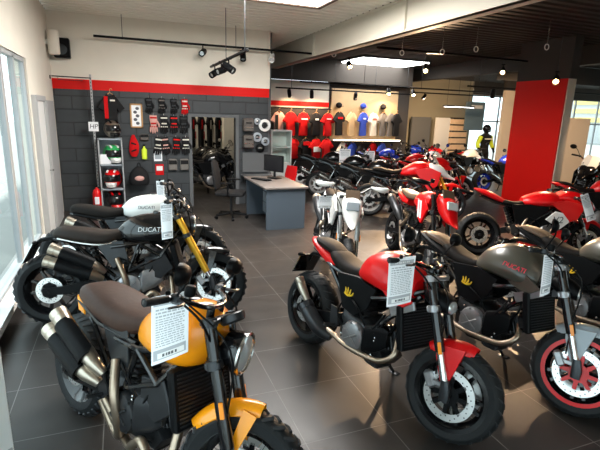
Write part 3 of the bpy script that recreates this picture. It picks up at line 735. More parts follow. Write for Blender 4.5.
nt.links.new(fr.outputs[0], mu.inputs[0]); nt.links.new(ge.outputs['Backfacing'], mu.inputs[1]); nt.links.new(mu.outputs[0], ms.inputs[0]); nt.links.new(tr.outputs[0], ms.inputs[1]); nt.links.new(gg.outputs[0], ms.inputs[2])
nt.links.new(ms.outputs[0], nt.nodes['Material Output'].inputs[0])

def brickmat(name, c1, c2, mortar, w, h, ms_, rough, off, loc, plane='xy', rnoise=0.0, bump=.3, spec=.5):
    m = bpy.data.materials.new(name); m.use_nodes = True; MATS[name] = m
    nt = m.node_tree; b = nt.nodes['Principled BSDF']; L_ = nt.links.new
    tc = nt.nodes.new('ShaderNodeTexCoord'); mp = nt.nodes.new('ShaderNodeMapping'); mp.inputs['Location'].default_value = loc
    if plane == 'xz': mp.inputs['Rotation'].default_value = (R(-90), 0, 0)
    br = nt.nodes.new('ShaderNodeTexBrick'); br.offset = off; br.squash = 1
    br.inputs['Color1'].default_value = (*c1, 1); br.inputs['Color2'].default_value = (*c2, 1); br.inputs['Mortar'].default_value = (*mortar, 1)
    br.inputs['Scale'].default_value = 1; br.inputs['Mortar Size'].default_value = ms_; br.inputs['Brick Width'].default_value = w; br.inputs['Row Height'].default_value = h
    br.inputs['Mortar Smooth'].default_value = .2
    n = nt.nodes.new('ShaderNodeTexNoise'); n.inputs['Scale'].default_value = 5; n.inputs['Detail'].default_value = 6
    mx = nt.nodes.new('ShaderNodeMix'); mx.data_type = 'RGBA'; mx.blend_type = 'MULTIPLY'; mx.inputs['Factor'].default_value = .45
    L_(tc.outputs['Object'], mp.inputs['Vector']); L_(mp.outputs[0], br.inputs['Vector']); L_(tc.outputs['Object'], n.inputs['Vector'])
    L_(br.outputs['Color'], mx.inputs['A']); L_(n.outputs['Color'], mx.inputs['B'])
    hs = nt.nodes.new('ShaderNodeHueSaturation'); hs.inputs['Saturation'].default_value = 0; L_(n.outputs['Color'], hs.inputs['Color']); L_(hs.outputs[0], mx.inputs['B'])
    L_(mx.outputs['Result'], b.inputs['Base Color'])
    mr = nt.nodes.new('ShaderNodeMapRange'); mr.inputs['To Min'].default_value = rough - rnoise; mr.inputs['To Max'].default_value = rough + rnoise
    L_(n.outputs['Fac'], mr.inputs['Value']); L_(mr.outputs[0], b.inputs['Roughness'])
    bp = nt.nodes.new('ShaderNodeBump'); bp.invert = True; bp.inputs['Strength'].default_value = bump; bp.inputs['Distance'].default_value = .004
    L_(br.outputs['Fac'], bp.inputs['Height']); L_(bp.outputs[0], b.inputs['Normal'])
    b.inputs['Specular IOR Level'].default_value = spec
brickmat('floor_tile', (.034, .030, .028), (.040, .035, .032), (.15, .145, .14), .575, .5775, .003, .36, 0, (.21, -2.77, 0), rnoise=.10, bump=.2, spec=.22)
brickmat('block_wall', (.036, .042, .048), (.043, .049, .055), (.020, .023, .026), .55, .24, .012, .55, .5, (0, 0, 0), 'xz', rnoise=.05, bump=1.0)

def bx(name, lo, hi, m, parent=None, b=0.0):
    c = [(a + d) / 2 for a, d in zip(lo, hi)]; s = [abs(d - a) for a, d in zip(lo, hi)]
    return MB().box(c, s, b).build(name, m, parent)
def S(*a, **k): return struct(bx(*a, **k))

XL = -1.12; YB = 9.65; ZC = 3.6; XR = 26; YF = -3.2; YE = 17.0
S('floor', (XL, YF, -.12), (XR, YE, 0), 'floor_tile')
S('ground_outside', (-40, -40, -.25), (70, 70, -.13), 'pavement')
# light ribbed steel deck on the left of the beam, dark painted deck on the right
def deck(name, x0, x1, y0, y1, z, m):
    k = MB(); p = .21; n = int((y1 - y0) / p); prof = []
    for i in range(n):
        y = y0 + i * p
        prof += [(y, z), (y + .10, z), (y + .13, z + .055), (y + .18, z + .055)]
    prof.append((y0 + n * p, z))
    top = [(y, z + .12) for y, _ in reversed(prof)]
    full = prof + top; N = len(prof)
    vs = [(x0, y, q) for y, q in prof] + [(x1, y, q) for y, q in prof]
    fs = [(j, j + 1, N + j + 1, N + j) for j in range(N - 1)]
    k.add(vs, fs)
    k.box(((x0 + x1) / 2, (y0 + y1) / 2, z + .10), (x1 - x0, y1 - y0, .06))
    return struct(k.build(name, m))
deck('ceiling_light_deck', XL, 3.86, YF, 12.4, ZC, 'ceil_cream')
deck('ceiling_dark_deck', 3.86, XR, YF, YE, ZC, 'ceil_dark')
S('ceiling_back_room', (XL, 12.4, ZC), (3.86, YE, ZC + .1), 'ceil_dark')
S('roof_slab', (XL - .3, YF - .3, ZC + .17), (XR + .3, YE + .3, ZC + .3), 'concrete')
k = MB(); k.box((3.9, 4.6, 3.37), (.08, 15.6, .46)); 
for y in (9.35, 6.0, 2.6): k.box((3.85, y, 3.37), (.05, .09, .44))
k.box((3.95, 4.6, 3.155), (.22, 15.6, .03)); k.box((3.95, 4.6, 3.585), (.22, 15.6, .03))
struct(k.build('beam_cream_fascia', 'beam_cream'))
S('beam_dark_cross', (4.0, 13.25, 2.95), (9.0, 13.45, 3.6), 'ceil_dark')
S('beam_dark_long', (9.6, YF, 3.2), (9.85, YE, 3.6), 'ceil_dark')
S('beam_dark_short', (9.85, 10.2, 3.05), (XR, 10.45, 3.6), 'ceil_dark')
# back wall with doorway opening
D0, D1, DZ = 1.34, 2.25, 1.84
k = MB()
for lo, hi in (((XL, YB, 0), (D0, YB + .15, 2.29)), ((D1, YB, 0), (2.97, YB + .15, 2.29)), ((D0, YB, DZ), (D1, YB + .15, 2.29))):
    k.box([(a + d) / 2 for a, d in zip(lo, hi)], [d - a for a, d in zip(lo, hi)])
struct(k.build('wall_back', 'block_wall'))
S('wall_back_upper', (XL, YB, 2.29), (2.97, YB + .15, ZC), 'wall_white')
S('trim_1', (XL, YB - .012, 2.28), (2.98, YB, 2.46), 'band_red')
S('trim_2', (2.93, YB - .02, 2.46), (2.99, YB + .16, ZC), 'wall_white')
k = MB()
k.box((D0 - .035, YB - .01, DZ / 2), (.07, .05, DZ)); k.box((D1 + .035, YB - .01, DZ / 2), (.07, .05, DZ)); k.box(((D0 + D1) / 2, YB - .01, DZ + .03), (D1 - D0 + .14, .05, .06))
struct(k.build('trim_door_frame', 'grey_board'))
# left wall with the glazed front
S('wall_left', (XL - .2, 7.2, 0), (XL, YE, ZC), 'wall_white')
S('wall_left_upper', (XL - .2, YF, 2.56), (XL, 7.2, ZC), 'wall_white')
S('wall_left_low', (XL - .2, YF, -.1), (XL, 7.2, .10), 'frame_grey')
S('trim_sill', (XL - .02, YF, .10), (XL + .10, 7.2, .17), 'panel_white')
def window(name, axis, a0, a1, z0, z1, pos, nv, hbars=(), t=.06):
    w = MB(); V = (lambda a, z: (pos, a, z)) if axis == 'y' else (lambda a, z: (a, pos, z))
    D = (lambda la, lz: (t, la, lz)) if axis == 'y' else (lambda la, lz: (la, t, lz))
    for i in range(nv + 1): w.box(V(a0 + (a1 - a0) * i / nv, (z0 + z1) / 2), D(.07, z1 - z0))
    for z in (z0, z1, *hbars): w.box(V((a0 + a1) / 2, z), D(a1 - a0, .07))
    o = struct(w.build(name, 'alu'))
    g = MB().box(V((a0 + a1) / 2, (z0 + z1) / 2), tuple(.012 if q == t else q for q in D(a1 - a0, z1 - z0))).build('pane', 'glass', o)
    return o
window('window_1', 'y', 5.86, 7.15, .17, 2.54, XL - .05, 2, ())
window('window_2', 'y', YF + .05, 5.80, .17, 2.54, XL - .05, 4)
# white door leaf and pale casing in the left wall beyond the glazing
k = MB().use('panel_white').box((XL + .02, 7.72, 1.03), (.04, .72, 2.0), .006)
k.use('frame_grey'); k.box((XL + .03, 7.33, 1.05), (.07, .07, 2.1)); k.box((XL + .03, 8.12, 1.05), (.07, .07, 2.1)); k.box((XL + .03, 7.725, 2.07), (.07, .8, .07))
d_o = struct(k.build('door_1', None))
MB().tube([(XL + .05, 7.98, 1.0), (XL + .10, 7.98, 1.0), (XL + .10, 7.86, 1.0)], .012, 8).build('door_handle', 'steel', d_o)
S('trim_wall_panel', (XL, 8.35, 0), (XL + .05, 9.15, 2.05), 'frame_grey')
# front wall behind the camera, glazed
S('wall_front', (XL, YF - .2, 2.7), (XR, YF, ZC), 'wall_white')
window('window_3', 'x', XL + .05, 2.6, .05, 2.68, YF - .1, 3)
S('wall_front_solid', (2.6, YF - .2, 0), (XR, YF, 2.7), 'wall_white')
# room behind the doorway
S('wall_back_room_side', (XL, 13.4, 0), (4.2, 13.5, ZC), 'wall_white')
S('wall_back_room_divider', (2.97, YB + .15, 0), (3.07, 13.4, ZC), 'grey_board')
S('column_back_room', (2.5, 12.0, 0), (2.97, 12.3, ZC), 'wall_white')
# shirt wall
S('wall_shirts', (4.1, 13.5, 0), (6.13, 13.6, 2.95), 'wall_white')
S('trim_3', (4.1, 13.47, 2.20), (6.13, 13.5, 2.34), 'band_red')
S('trim_4', (4.1, 13.48, 0), (6.13, 13.5, 2.16), 'dark_wall')
S('wall_dark', (6.13, 13.5, 0), (9.0, 13.6, ZC), 'dark_wall')
S('wall_dark_return', (9.0, 13.5, 0), (9.1, YE, ZC), 'dark_wall')
S('wall_shirts_panel', (6.2, 13.44, 1.2), (8.62, 13.5, 2.78), 'lit_wood')
S('wall_beige', (9.1, YE - .1, 0), (14.7, YE, ZC), 'beige_wall')
window('window_4', 'x', 14.7, 26.0, .05, 3.05, YE - .05, 7, (1.9,))
S('wall_far_lintel', (14.7, YE - .1, 3.05), (XR, YE, ZC), 'ceil_dark')
window('window_5', 'y', YF, YE, .05, 2.9, XR - .05, 9)
S('wall_right_upper', (XR - .1, YF, 2.9), (XR, YE, ZC), 'ceil_dark')
# red clad pillar, cream column
k = MB().use('cream_panel').box((8.43, 7.55, 1.8), (.20, 1.30, 3.6)); k.use('ceil_dark').box((8.43, 7.55, 3.2), (.22, 1.32, .8))
struct(k.build('pillar_main', None))
S('trim_red_cladding', (8.295, 6.92, 0), (8.335, 8.19, 2.80), 'red_clad' if 'red_clad' in MATS else 'band_red')
S('column_cream', (12.25, 12.5, 0), (12.9, 12.62, 2.95), 'cream_panel')
S('column_cream_top', (12.25, 12.5, 2.95), (12.9, 12.62, 3.6), 'ceil_dark')

# ================================================================ lamps and ceiling fittings
def lamp(kind, name, loc, energy, color, size=.1, aim=None, **kw):
    l = bpy.data.lights.new(name, kind); l.energy = energy; l.color = color
    if kind == 'SPOT': l.spot_size = R(kw.get('cone', 70)); l.spot_blend = .6; l.shadow_soft_size = size
    elif kind == 'AREA':
        l.shape = 'RECTANGLE'; l.size = kw.get('sx', 1); l.size_y = kw.get('sy', 1)
    elif kind == 'SUN': l.angle = R(3)
    else: l.shadow_soft_size = size
    o = bpy.data.objects.new(name, l); col.objects.link(o); o.location = loc
    if aim is not None:
        o.rotation_euler = (Vector(aim) - Vector(loc)).to_track_quat('-Z', 'Y').to_euler()
    return o
t = thing('ceiling_light_panel', 'large bright rectangular light panel in the cream ribbed ceiling', 'ceiling light', (1.9, 5.9, 3.53))
k = MB()
for lo, hi in (((-1.1, -1.1, 0), (-1.04, 1.1, .09)), ((1.0, -1.1, 0), (1.06, 1.1, .09)), ((-1.1, -1.1, 0), (1.06, -1.04, .09)), ((-1.1, 1.04, 0), (1.06, 1.1, .09))):
    k.box([(a + d) / 2 for a, d in zip(lo, hi)], [d - a for a, d in zip(lo, hi)])
k.build('frame', 'tan_panel', t); bx('diffuser', (-1.04, -1.04, .02), (1.0, 1.04, .05), 'lamp_panel', t)
t = thing('ceiling_light_panel', 'bright rectangular light panel in the dark ceiling of the hall', 'ceiling light', (7.5, 12.6, 3.52))
bx('frame', (-1.15, -.75, .03), (1.15, .75, .07), 'dark_metal', t); bx('diffuser', (-1.1, -.7, 0), (1.1, .7, .03), 'lamp_panel', t)
def track(label, p0, p1, rods, zt=ZC):
    p0 = Vector(p0); p1 = Vector(p1)
    t = thing('track_rail', label, 'lighting track', (p0 + p1) / 2); o = t.location
    d = p1 - p0
    MB().box((0, 0, 0), (abs(d.x) + .04, abs(d.y) + .04, .04), .006).build('rail', 'black_plastic', t)
    for f in rods:
        q = p0 + d * f - o
        MB().tube([q, (q.x, q.y, zt - o.z)], .006, 6).build('suspension_rod', 'dark_metal', t)
    return t
track('long black lighting track in front of the white upper wall', (-.35, 9.4, 3.2), (4.3, 9.4, 3.2), (.1, .55, .95))
track('short black lighting track pointing to the white upper wall', (1.7, 6.55, 2.8), (1.7, 9.35, 2.8), (.05, .5))
track('lighting track over the red shirts', (4.2, 12.9, 2.68), (8.8, 12.9, 2.68), (.1, .4, .7, .95))
track('lighting track over the middle row of motorcycles', (4.4, 11.5, 2.78), (10.6, 11.5, 2.78), (.05, .3, .6, .9))
track('lighting track left of the red pillar', (8.0, 9.4, 2.75), (14.5, 9.4, 2.75), (.05, .35, .7))
track('upper lighting track across the dark ceiling', (4.6, 8.0, 3.22), (12.5, 8.0, 3.22), (.02, .25, .5, .8))
track('far lighting track in front of the beige wall', (9.3, 14.5, 2.85), (14.6, 14.5, 2.85), (.1, .5, .9))
def spotlight(label, loc, aim, m='black_plastic', on=True, rod=False, group='track spotlights'):
    t = thing('track_spotlight', label, 'spotlight', loc, 0, group)
    d = (Vector(aim) - Vector(loc)).normalized()
    MB().tube([(0, 0, .14), (0, 0, .02)], .012, 6).box((0, 0, .14), (.09, .04, .03), .005).build('bracket', 'black_plastic', t)
    if rod: MB().tube([(0, 0, .14), (0, 0, ZC - loc[2])], .006, 6).build('suspension_rod', 'dark_metal', t)
    b = MB().lathe([(.02, -.12), (.052, -.11), (.06, -.05), (.06, .11), (.055, .115), (.042, .08)], (0, 0, 0), d, n=14).build('lamp_body', m, t)
    MB().lathe([(.041, .075), (.041, .085), (.002, .086)], (0, 0, 0), d, n=14).build('lens', 'warm_lens' if on else 'lens', b)
    return t
for x, y, z, a, lb, m in ((1.56, 9.4, 3.06, (1.2, 8.6, 2.75), 'black spotlight on the long track above the gloves', 'black_plastic'),
                          (1.7, 7.75, 2.66, (2.0, 7.4, 2.4), 'first of three black spotlights on the short track, at its near end', 'black_plastic'),
                          (1.7, 8.35, 2.66, (1.3, 8.1, 2.5), 'middle of three black spotlights on the short track', 'black_plastic'),
                          (1.7, 8.95, 2.66, (1.3, 8.7, 2.4), 'last of three black spotlights on the short track, near the wall', 'black_plastic'),
                          (2.35, 9.4, 3.06, (2.3, 9.1, 2.6), 'black spotlight on the long track above the grey wall board', 'black_plastic'),
                          (2.95, 9.4, 3.06, (2.8, 9.0, 2.75), 'white spotlight at the end of the white upper wall', 'white_paint')):
    spotlight(lb, (x, y, z), a, m, False)
for x, y, z, a, lb in ((4.94, 9.83, 3.08, (4.2, 6.5, .8), 'lit spotlight beside the bright panel of the dark ceiling'), (6.92, 9.70, 3.08, (3.2, 2.8, .3), 'brightest lit spotlight in the middle of the dark ceiling'),
                       (8.42, 8.78, 3.08, (5.0, 5.0, .5), 'lit spotlight up left of the red pillar'), (9.7, 5.6, 3.12, (10.2, 9.0, .9), 'lit spotlight in front of the display board'), (7.63, 6.6, 2.72, (4.0, 3.5, .4), 'lit spotlight in front of the top of the red pillar'),
                       (7.05, 11.5, 2.64, (6.2, 9.6, .6), 'lit spotlight on the track above the blue shirt'), (7.86, 11.5, 2.64, (7.0, 9.2, .6), 'lit spotlight on the track above the grey jackets'),
                       (6.75, 12.9, 2.54, (6.9, 13.3, 1.6), 'lower lit spotlight above the black shirt'), (4.6, 12.9, 2.54, (4.9, 13.3, 1.6), 'lit spotlight left above the red shirts'),
                       (5.3, 12.9, 2.54, (5.5, 13.3, 1.6), 'lit spotlight in the middle above the red shirts'), (8.8, 9.4, 2.61, (9.2, 10.0, .5), 'lit spotlight hanging left of the red pillar'),
                       (10.4, 14.5, 2.71, (10.6, 16.0, 1.4), 'lit spotlight in front of the beige wall')):
    spotlight(lb, (x, y, z), a, rod=z > 3.0 or y in (6.6,))
for i, (x, y, lb) in enumerate(((4.12, 8.92, 'ceiling hook with white ring next to the cream beam end'), (5.11, 7.96, 'ceiling hook with white ring, second from the cream beam end'), (5.63, 7.42, 'ceiling hook with white ring in the middle of the dark ceiling'),
                               (5.9, 6.84, 'ceiling hook with white ring over the grey naked motorcycles'), (6.65, 6.03, 'ceiling hook with white ring, nearest to the red pillar'))):
    t = thing('ceiling_hook', lb, 'hook', (x, y, ZC), 0, 'hooks hanging from the ceiling')
    MB().tube([(0, 0, 0), (0, 0, -.40)], .007, 6).build('rod', 'steel', t)
    MB().tube([(.045 * cos(a * pi / 8), 0, -.445 + .045 * sin(a * pi / 8)) for a in range(17)], .008, 6).build('ring', 'white_paint', t)
# real light
W = (1.0, .66, .38)
lamp('SPOT', 'spot_lamp', (6.9, 9.6, 3.0), 1900, W, .05, (2.4, 2.8, 0), cone=75)
lamp('SPOT', 'spot_lamp', (7.6, 6.5, 2.66), 330, W, .05, (4.5, 4.6, 0), cone=80)
lamp('SPOT', 'spot_lamp', (4.92, 9.75, 3.0), 260, W, .05, (3.4, 6.6, 0), cone=95)
lamp('SPOT', 'spot_lamp', (7.05, 11.45, 2.58), 350, W, .05, (6.2, 9.2, .4), cone=110)
for x in (4.7, 5.5): lamp('SPOT', 'spot_lamp', (x, 12.85, 2.48), 70, W, .04, (x + .1, 13.4, 1.5), cone=120)
for x in (6.75, 8.0): lamp('SPOT', 'spot_lamp', (x, 12.85, 2.48), 48, W, .04, (x + .1, 13.4, 1.7), cone=120)
lamp('SPOT', 'spot_lamp', (10.4, 14.45, 2.65), 420, W, .05, (11.5, 16.5, 1.6), cone=130)
lamp('SPOT', 'spot_lamp', (9.0, 9.35, 2.55), 350, W, .05, (11.5, 12.2, .6), cone=110)
lamp('SPOT', 'spot_lamp', (9.7, 5.6, 3.0), 420, W, .05, (10.2, 9.0, .9), cone=90)
lamp('AREA', 'panel_lamp', (1.85, 5.9, 3.50), 190, (1, .97, .92), aim=(1.85, 5.9, 0), sx=2, sy=2)
lamp('AREA', 'panel_lamp', (7.5, 12.6, 3.50), 38, (1, .97, .92), aim=(7.5, 12.6, 0), sx=2.1, sy=1.3)
lamp('POINT', 'back_room_lamp', (1.6, 11.6, 3.2), 40, (1, .9, .75), .1)

lamp('SUN', 'sun', (0, 0, 20), 6.0, (1, .96, .9), aim=(-6, -4.5, 0))
# world
wd = bpy.data.worlds.new('World'); bpy.context.scene.world = wd; wd.use_nodes = True
bg = wd.node_tree.nodes['Background']; bg.inputs[0].default_value = (.80, .92, 1.0, 1); bg.inputs[1].default_value = 2.7
# outside
t = thing('building', 'pale building with rows of windows outside the left glazing', 'building', (-14, 16, -.13))
bx('facade', (-1, -8, 0), (0, 14, 7), 'facade', t)
for i in range(6):
    for j in range(2): bx('window', (-.02, -6.5 + 3.2 * i, 1.0 + 3 * j), (.04, -5.0 + 3.2 * i, 2.6 + 3 * j), 'cool_grey', t)
t = thing('building', 'pale building with a yellow band outside the right windows', 'building', (46, 22, -.13))
bx('facade', (0, -16, 0), (6, 16, 9), 'facade', t)
for i in range(4): bx('yellow_band', (-.1, -15, 2.2 + .9 * i), (0, 15, 2.65 + .9 * i), 'facade_yellow', t)

# camera
RW = Matrix(CAMR)
cd = bpy.data.cameras.new('Camera'); cam = bpy.data.objects.new('Camera', cd); col.objects.link(cam)
cd.sensor_width = 36; cd.lens = 455 / 600 * 36; cd.clip_start = .05; cd.clip_end = 200
cam.matrix_world = Matrix.Translation((0, 0, 1.95)) @ RW.to_4x4()
bpy.context.scene.camera = cam
vs = bpy.context.scene.view_settings
vs.view_transform = 'Standard'; vs.look = 'None'; vs.exposure = 0.62; vs.gamma = 1; vs.use_curve_mapping = False
# ================================================================ things on and along the back wall
YW = YB - .005
def shirt_poly(w, h):   # outline in x,z about the collar centre, hanging down
    a = w / 2
    return [(-.06, 0), (-.03, -.035), (.03, -.035), (.06, 0), (a * .72, -.04), (a + .12, -.26), (a + .01, -.32), (a * .80, -.21), (a * .82, -h), (0, -h - .01), (-a * .82, -h), (-a * .80, -.21), (-a - .01, -.32), (-a - .12, -.26), (-a * .72, -.04)]
def garment(name, cat, label, x, y, z, m, group, w=.44, h=.66, marks=(), hanger=True, rz=R(20), t_=.08):
    t = thing(name, label, cat, (x, y, z), rz, group)
    P = shirt_poly(w, h); cx, cz = 0, -h * .45
    rs = []
    for yy, k in ((-t_ * .5, .86), (-t_ * .3, .97), (0, 1.0), (t_ * .3, .97), (t_ * .5, .86)):
        rs.append([(cx + (p[0] - cx) * k, yy + .012 * sin(p[0] * 22 + p[1] * 9), cz + (p[1] - cz) * k) for p in P])
    MB().rings(rs).build('cloth', m, t)
    for (u, v, ww, hh, mm) in marks:
        MB().box((u, -t_ * .5 - .014, v), (ww, .006, hh), .002).build('chest_print', mm, t)
    if hanger:
        MB().tube([(-w * .36, 0, -.05), (0, 0, .02), (w * .36, 0, -.05)], .010, 6).tube([(0, 0, .02), (0, 0, .07), (.025, 0, .095), (.045, 0, .07)], .005, 6, 3).build('hanger', 'wood_frame', t)
    return t
def glove(label, x, z, cA, cB, group, s=1.0, tilt=0):
    t = thing('riding_glove', label, 'glove', (x, YW - .03, z), 0, group)
    m = MB().use(cA).loft([(.0, 0, 0, .038 * s, .022), (.05 * s, 0, 0, .045 * s, .026), (.11 * s, 0, 0, .055 * s, .03), (.17 * s, 0, 0, .052 * s, .024)], n=12, e=3, axis='z')
    for i, (dx, l) in enumerate(((-.04, .075), (-.013, .09), (.014, .085), (.040, .065))):
        m.tube([(dx * s, -.005, -.0), (dx * 1.15 * s, -.012, -l * .6 * s), (dx * 1.15 * s, -.004, -l * s)], [.014 * s, .013 * s, .009 * s], 7)
    m.tube([(.045 * s, -.01, .09 * s), (.075 * s, -.015, .04 * s), (.075 * s, -.012, .0)], [.016 * s, .015 * s, .010 * s], 7)
    m.use(cB).box((0, -.034, .055 * s), (.075 * s, .014, .028), .005).box((0, -.03, .135 * s), (.095 * s, .016, .03), .005)
    for dx in (-.04, -.013, .014, .04): m.box((dx * s, -.026, .012), (.018 * s, .012, .02), .003)
    m.xf(lambda v: Matrix.Rotation(R(tilt), 3, 'Y') @ v).build('hand', None, t)
    MB().tube([(0, .02, .20 * s), (0, -.005, .20 * s), (0, -.005, .165 * s)], .005, 6).build('hook', 'steel', t)
g1 = 'riding gloves in the upper row'; nm = ('leftmost', 'second', 'third', 'rightmost')
for i, x in enumerate((.53, .77, 1.0, 1.21)):
    if i < 3: glove('black riding glove, %s of the upper row on the dark grey wall' % nm[i], x, 1.98, 'cloth_black', ('dark_metal', 'brown_case', 'dark_metal')[i], g1, 1.15)
    else: glove('red riding glove, rightmost of the upper row on the dark grey wall', x, 1.98, 'cloth_red', 'cloth_white', g1, 1.15)
for i, x in enumerate((.60, .80, .99, 1.18)):
    glove('black glove with %s guards, %s of the middle row on the grey wall' % (('red', 'white', 'dark red', 'dark')[i], nm[i]), x, 1.62, ('cloth_pink', 'cloth_black', 'cloth_black', 'cloth_black')[i], ('cloth_red', 'cloth_white', 'band_red', 'dark_metal')[i], 'riding gloves in the middle row', 1.35)
for i, x in enumerate((.66, .82, 1.02, 1.21)):
    glove('black glove with %s guards, %s of the lower row on the grey wall' % (('white', 'pale', 'dark red', 'white')[i], nm[i]), x, 1.20, 'cloth_black', ('cloth_white', 'cloth_pink', 'band_red', 'cloth_white')[i], 'riding gloves in the lower row', 1.35, (8, -6, 4, 0)[i])
for x, lb in ((.94, 'left small dark pouch below the gloves'), (1.17, 'right small dark pouch below the gloves')):
    t = thing('pouch', lb, 'bag', (x, YW - .04, .88), 0, 'small pouches below the gloves')
    MB().box((0, 0, 0), (.17, .07, .24), .02).build('bag_body', 'cloth_grey', t); MB().box((0, -.036, .05), (.15, .012, .08), .004).build('flap', 'cloth_black', t)
t = thing('framed_picture', 'small picture in a wooden frame on the dark grey wall', 'picture', (.29, YW - .015, 1.83))
k = MB()
for c_, d_ in (((-.10, 0, 0), (.03, .03, .46)), ((.10, 0, 0), (.03, .03, .46)), ((0, 0, .215), (.23, .03, .03)), ((0, 0, -.215), (.23, .03, .03))): k.box(c_, d_, .004)
k.build('frame', 'wood_frame', t)
k = MB().use('paper').box((0, .006, 0), (.18, .01, .41)).use('dark_print')
for i in range(5): k.ball((.02 * (-1) ** i, -.002, .14 - .07 * i), (.035, .006, .03), 10, 6)
k.build('print', None, t)
t = thing('back_protector', 'red back protector hanging left of the yellow bottle', 'protector', (.21, YW - .05, 1.05))
MB().loft([(.0, 0, 0, .05, .025), (.08, 0, 0, .085, .04), (.22, .01, 0, .09, .045), (.33, 0, 0, .06, .03), (.42, 0, 0, .025, .02)], n=14, axis='z', sub=3).build('shell', 'cloth_red', t)
MB().box((0, -.04, .25), (.10, .02, .03), .006, Matrix.Rotation(R(20), 3, 'Y')).box((0, -.045, .12), (.10, .02, .03), .006, Matrix.Rotation(R(-20), 3, 'Y')).build('strap', 'cloth_black', t)
t = thing('bottle', 'bright yellow green bottle hanging on the dark grey wall', 'bottle', (.40, YW - .05, 1.0))
MB().loft([(0, 0, 0, .05, .04), (.18, 0, 0, .052, .042), (.22, 0, 0, .02, .02), (.25, 0, 0, .018, .018)], n=14, axis='z').build('body', 'hi_vis', t); MB().tube([(0, 0, .25), (0, 0, .285)], .022, 10).build('cap', 'black_plastic', t)
t = thing('pouch', 'small brown pouch on the wall above the yellow bottle', 'bag', (.42, YW - .035, 1.42)); MB().box((0, 0, 0), (.16, .06, .13), .02).build('bag_body', 'brown_case', t); MB().box((0, -.033, .03), (.14, .012, .05), .004).build('flap', 'cloth_black', t)
t = thing('leaflet', 'red and white leaflet on the wall beside the pouches', 'leaflet', (.68, YW - .006, .78)); bx('sheet', (-.08, -.004, -.11), (.08, .004, .11), 'cloth_red', t); bx('print', (-.06, -.006, -.02), (.06, -.003, .07), 'white_print', t)
t = thing('leaflet', 'white leaflet on the wall above the red leaflet', 'leaflet', (.66, YW - .006, 1.05)); bx('sheet', (-.08, -.004, -.10), (.08, .004, .10), 'paper', t); bx('print', (-.06, -.006, -.06), (.06, -.003, .05), 'cool_grey', t)

def helmet(label, loc, c1, c2, rz, group=None, s=1.0):
    t = thing('helmet', label, 'helmet', loc, rz, group)   # faces local -y
    m = MB().use(c1); n = 20; M_ = 12
    for i in range(M_ + 1):
        pass
    rs = []
    for i in range(M_ + 1):
        a = -pi * .36 + (pi * .86) * i / M_; q = max(cos(a), .02)
        rs.append([(.125 * s * q * cos(2 * pi * k / n), .155 * s * q * sin(2 * pi * k / n) - .01 * (1 - sin(a)), s * (.135 + .135 * sin(a))) for k in range(n)])
    m.rings(rs)
    m.build('shell', None, t)
    m = MB().loft([(.02 * s, 0, -.10 * s, .06 * s, .07 * s), (.06 * s, 0, -.11 * s, .075 * s, .075 * s), (.09 * s, 0, -.10 * s, .08 * s, .07 * s)], n=14, axis='z'); m.build('chin_bar', c2, t)
    rs = []
    for z in (.10, .125, .17, .20):
        a = math.asin(max(-1, min(1, (z - .135) / .135))); q = cos(a)
        out = [(1.03 * .125 * s * q * cos(b), 1.03 * .155 * s * q * sin(b) - .01, z * s) for b in [R(-165 + 150 * i / 12) for i in range(13)]]
        rs.append(out + [(p[0] * .96, p[1] * .96, p[2]) for p in reversed(out)])
    MB().rings(rs).build('visor', 'black_gloss', t)
    m = MB().use(c2)
    for w_ in (-.05, .05):
        rs = []
        for i in range(9):
            a = R(58 + 75 * i / 8)
            rs.append([(w_ * s + d, 1.012 * .155 * s * cos(a) - .01, s * (.135 + 1.02 * .135 * sin(a))) for d in (-.016, .016)] + [(w_ * s + d, .9 * .155 * s * cos(a) - .01, s * (.135 + .9 * .135 * sin(a))) for d in (.016, -.016)])
        m.rings(rs)
    m.build('stripe', None, t)
    return t
# tall shelf cabinet with helmets
t = thing('shelf_cabinet', 'narrow grey shelf cabinet of three helmet boxes standing at the dark wall', 'cabinet', (-.21, 9.44, 0))
k = MB()
for z in (.03, .46, .92, 1.40): k.box((0, 0, z), (.42, .38, .03), .004)
k.box((0, .18, .71), (.42, .02, 1.40)); k.build('body', 'cool_grey', t)
for x in (-.2, .2): bx('side_panel', (x - .012, -.19, 0), (x + .012, .17, 1.415), 'alu', t)
bx('panel_card', (-.19, -.17, .94), (.0, -.16, 1.12), 'paper', t)
helmet('helmet with green and white stripes in the top box of the shelf cabinet', (-.19, 9.42, .94), 'green_paint', 'white_paint', R(25), 'helmets in the cabinet', 1.3)
helmet('red helmet in the middle box of the shelf cabinet', (-.20, 9.42, .477), 'red_paint', 'white_paint', R(-15), 'helmets in the cabinet', 1.3)
helmet('black helmet with red and white stripes in the lowest box of the shelf cabinet', (-.20, 9.42, .047), 'black_gloss', 'red_paint', R(15), 'helmets in the cabinet', 1.3)
helmet('bronze dark helmet standing on top of the shelf cabinet', (-.16, 9.42, 1.417), 'champagne', 'black_gloss', R(20), None, 1.2)
garment('riding_jacket', 'jacket', 'black riding jacket with red stripe hanging above the shelf cabinet', -.16, 9.45, 2.22, 'cloth_black', None, .28, .60, ((-.10, -.25, .07, .40, 'cloth_red'), (.02, -.12, .09, .03, 'cloth_white')))
t = thing('helmet_bag', 'dark rounded helmet bag hanging low beside the cabinet', 'bag', (.28, YW - .13, .50))
MB().loft([(0, 0, 0, .16, .10), (.06, 0, 0, .19, .12), (.22, 0, 0, .17, .11), (.32, 0, 0, .10, .07), (.36, 0, 0, .04, .03)], n=18, axis='z', sub=3).build('shell', 'cloth_black', t)
MB().ball((0, -.115, .14), (.09, .025, .05), 12, 8).build('window_print', 'cloth_pink', t); MB().tube([(-.03, 0, .34), (-.02, 0, .42), (.02, 0, .42), (.03, 0, .34)], .01, 6, 3).build('handle', 'black_plastic', t)
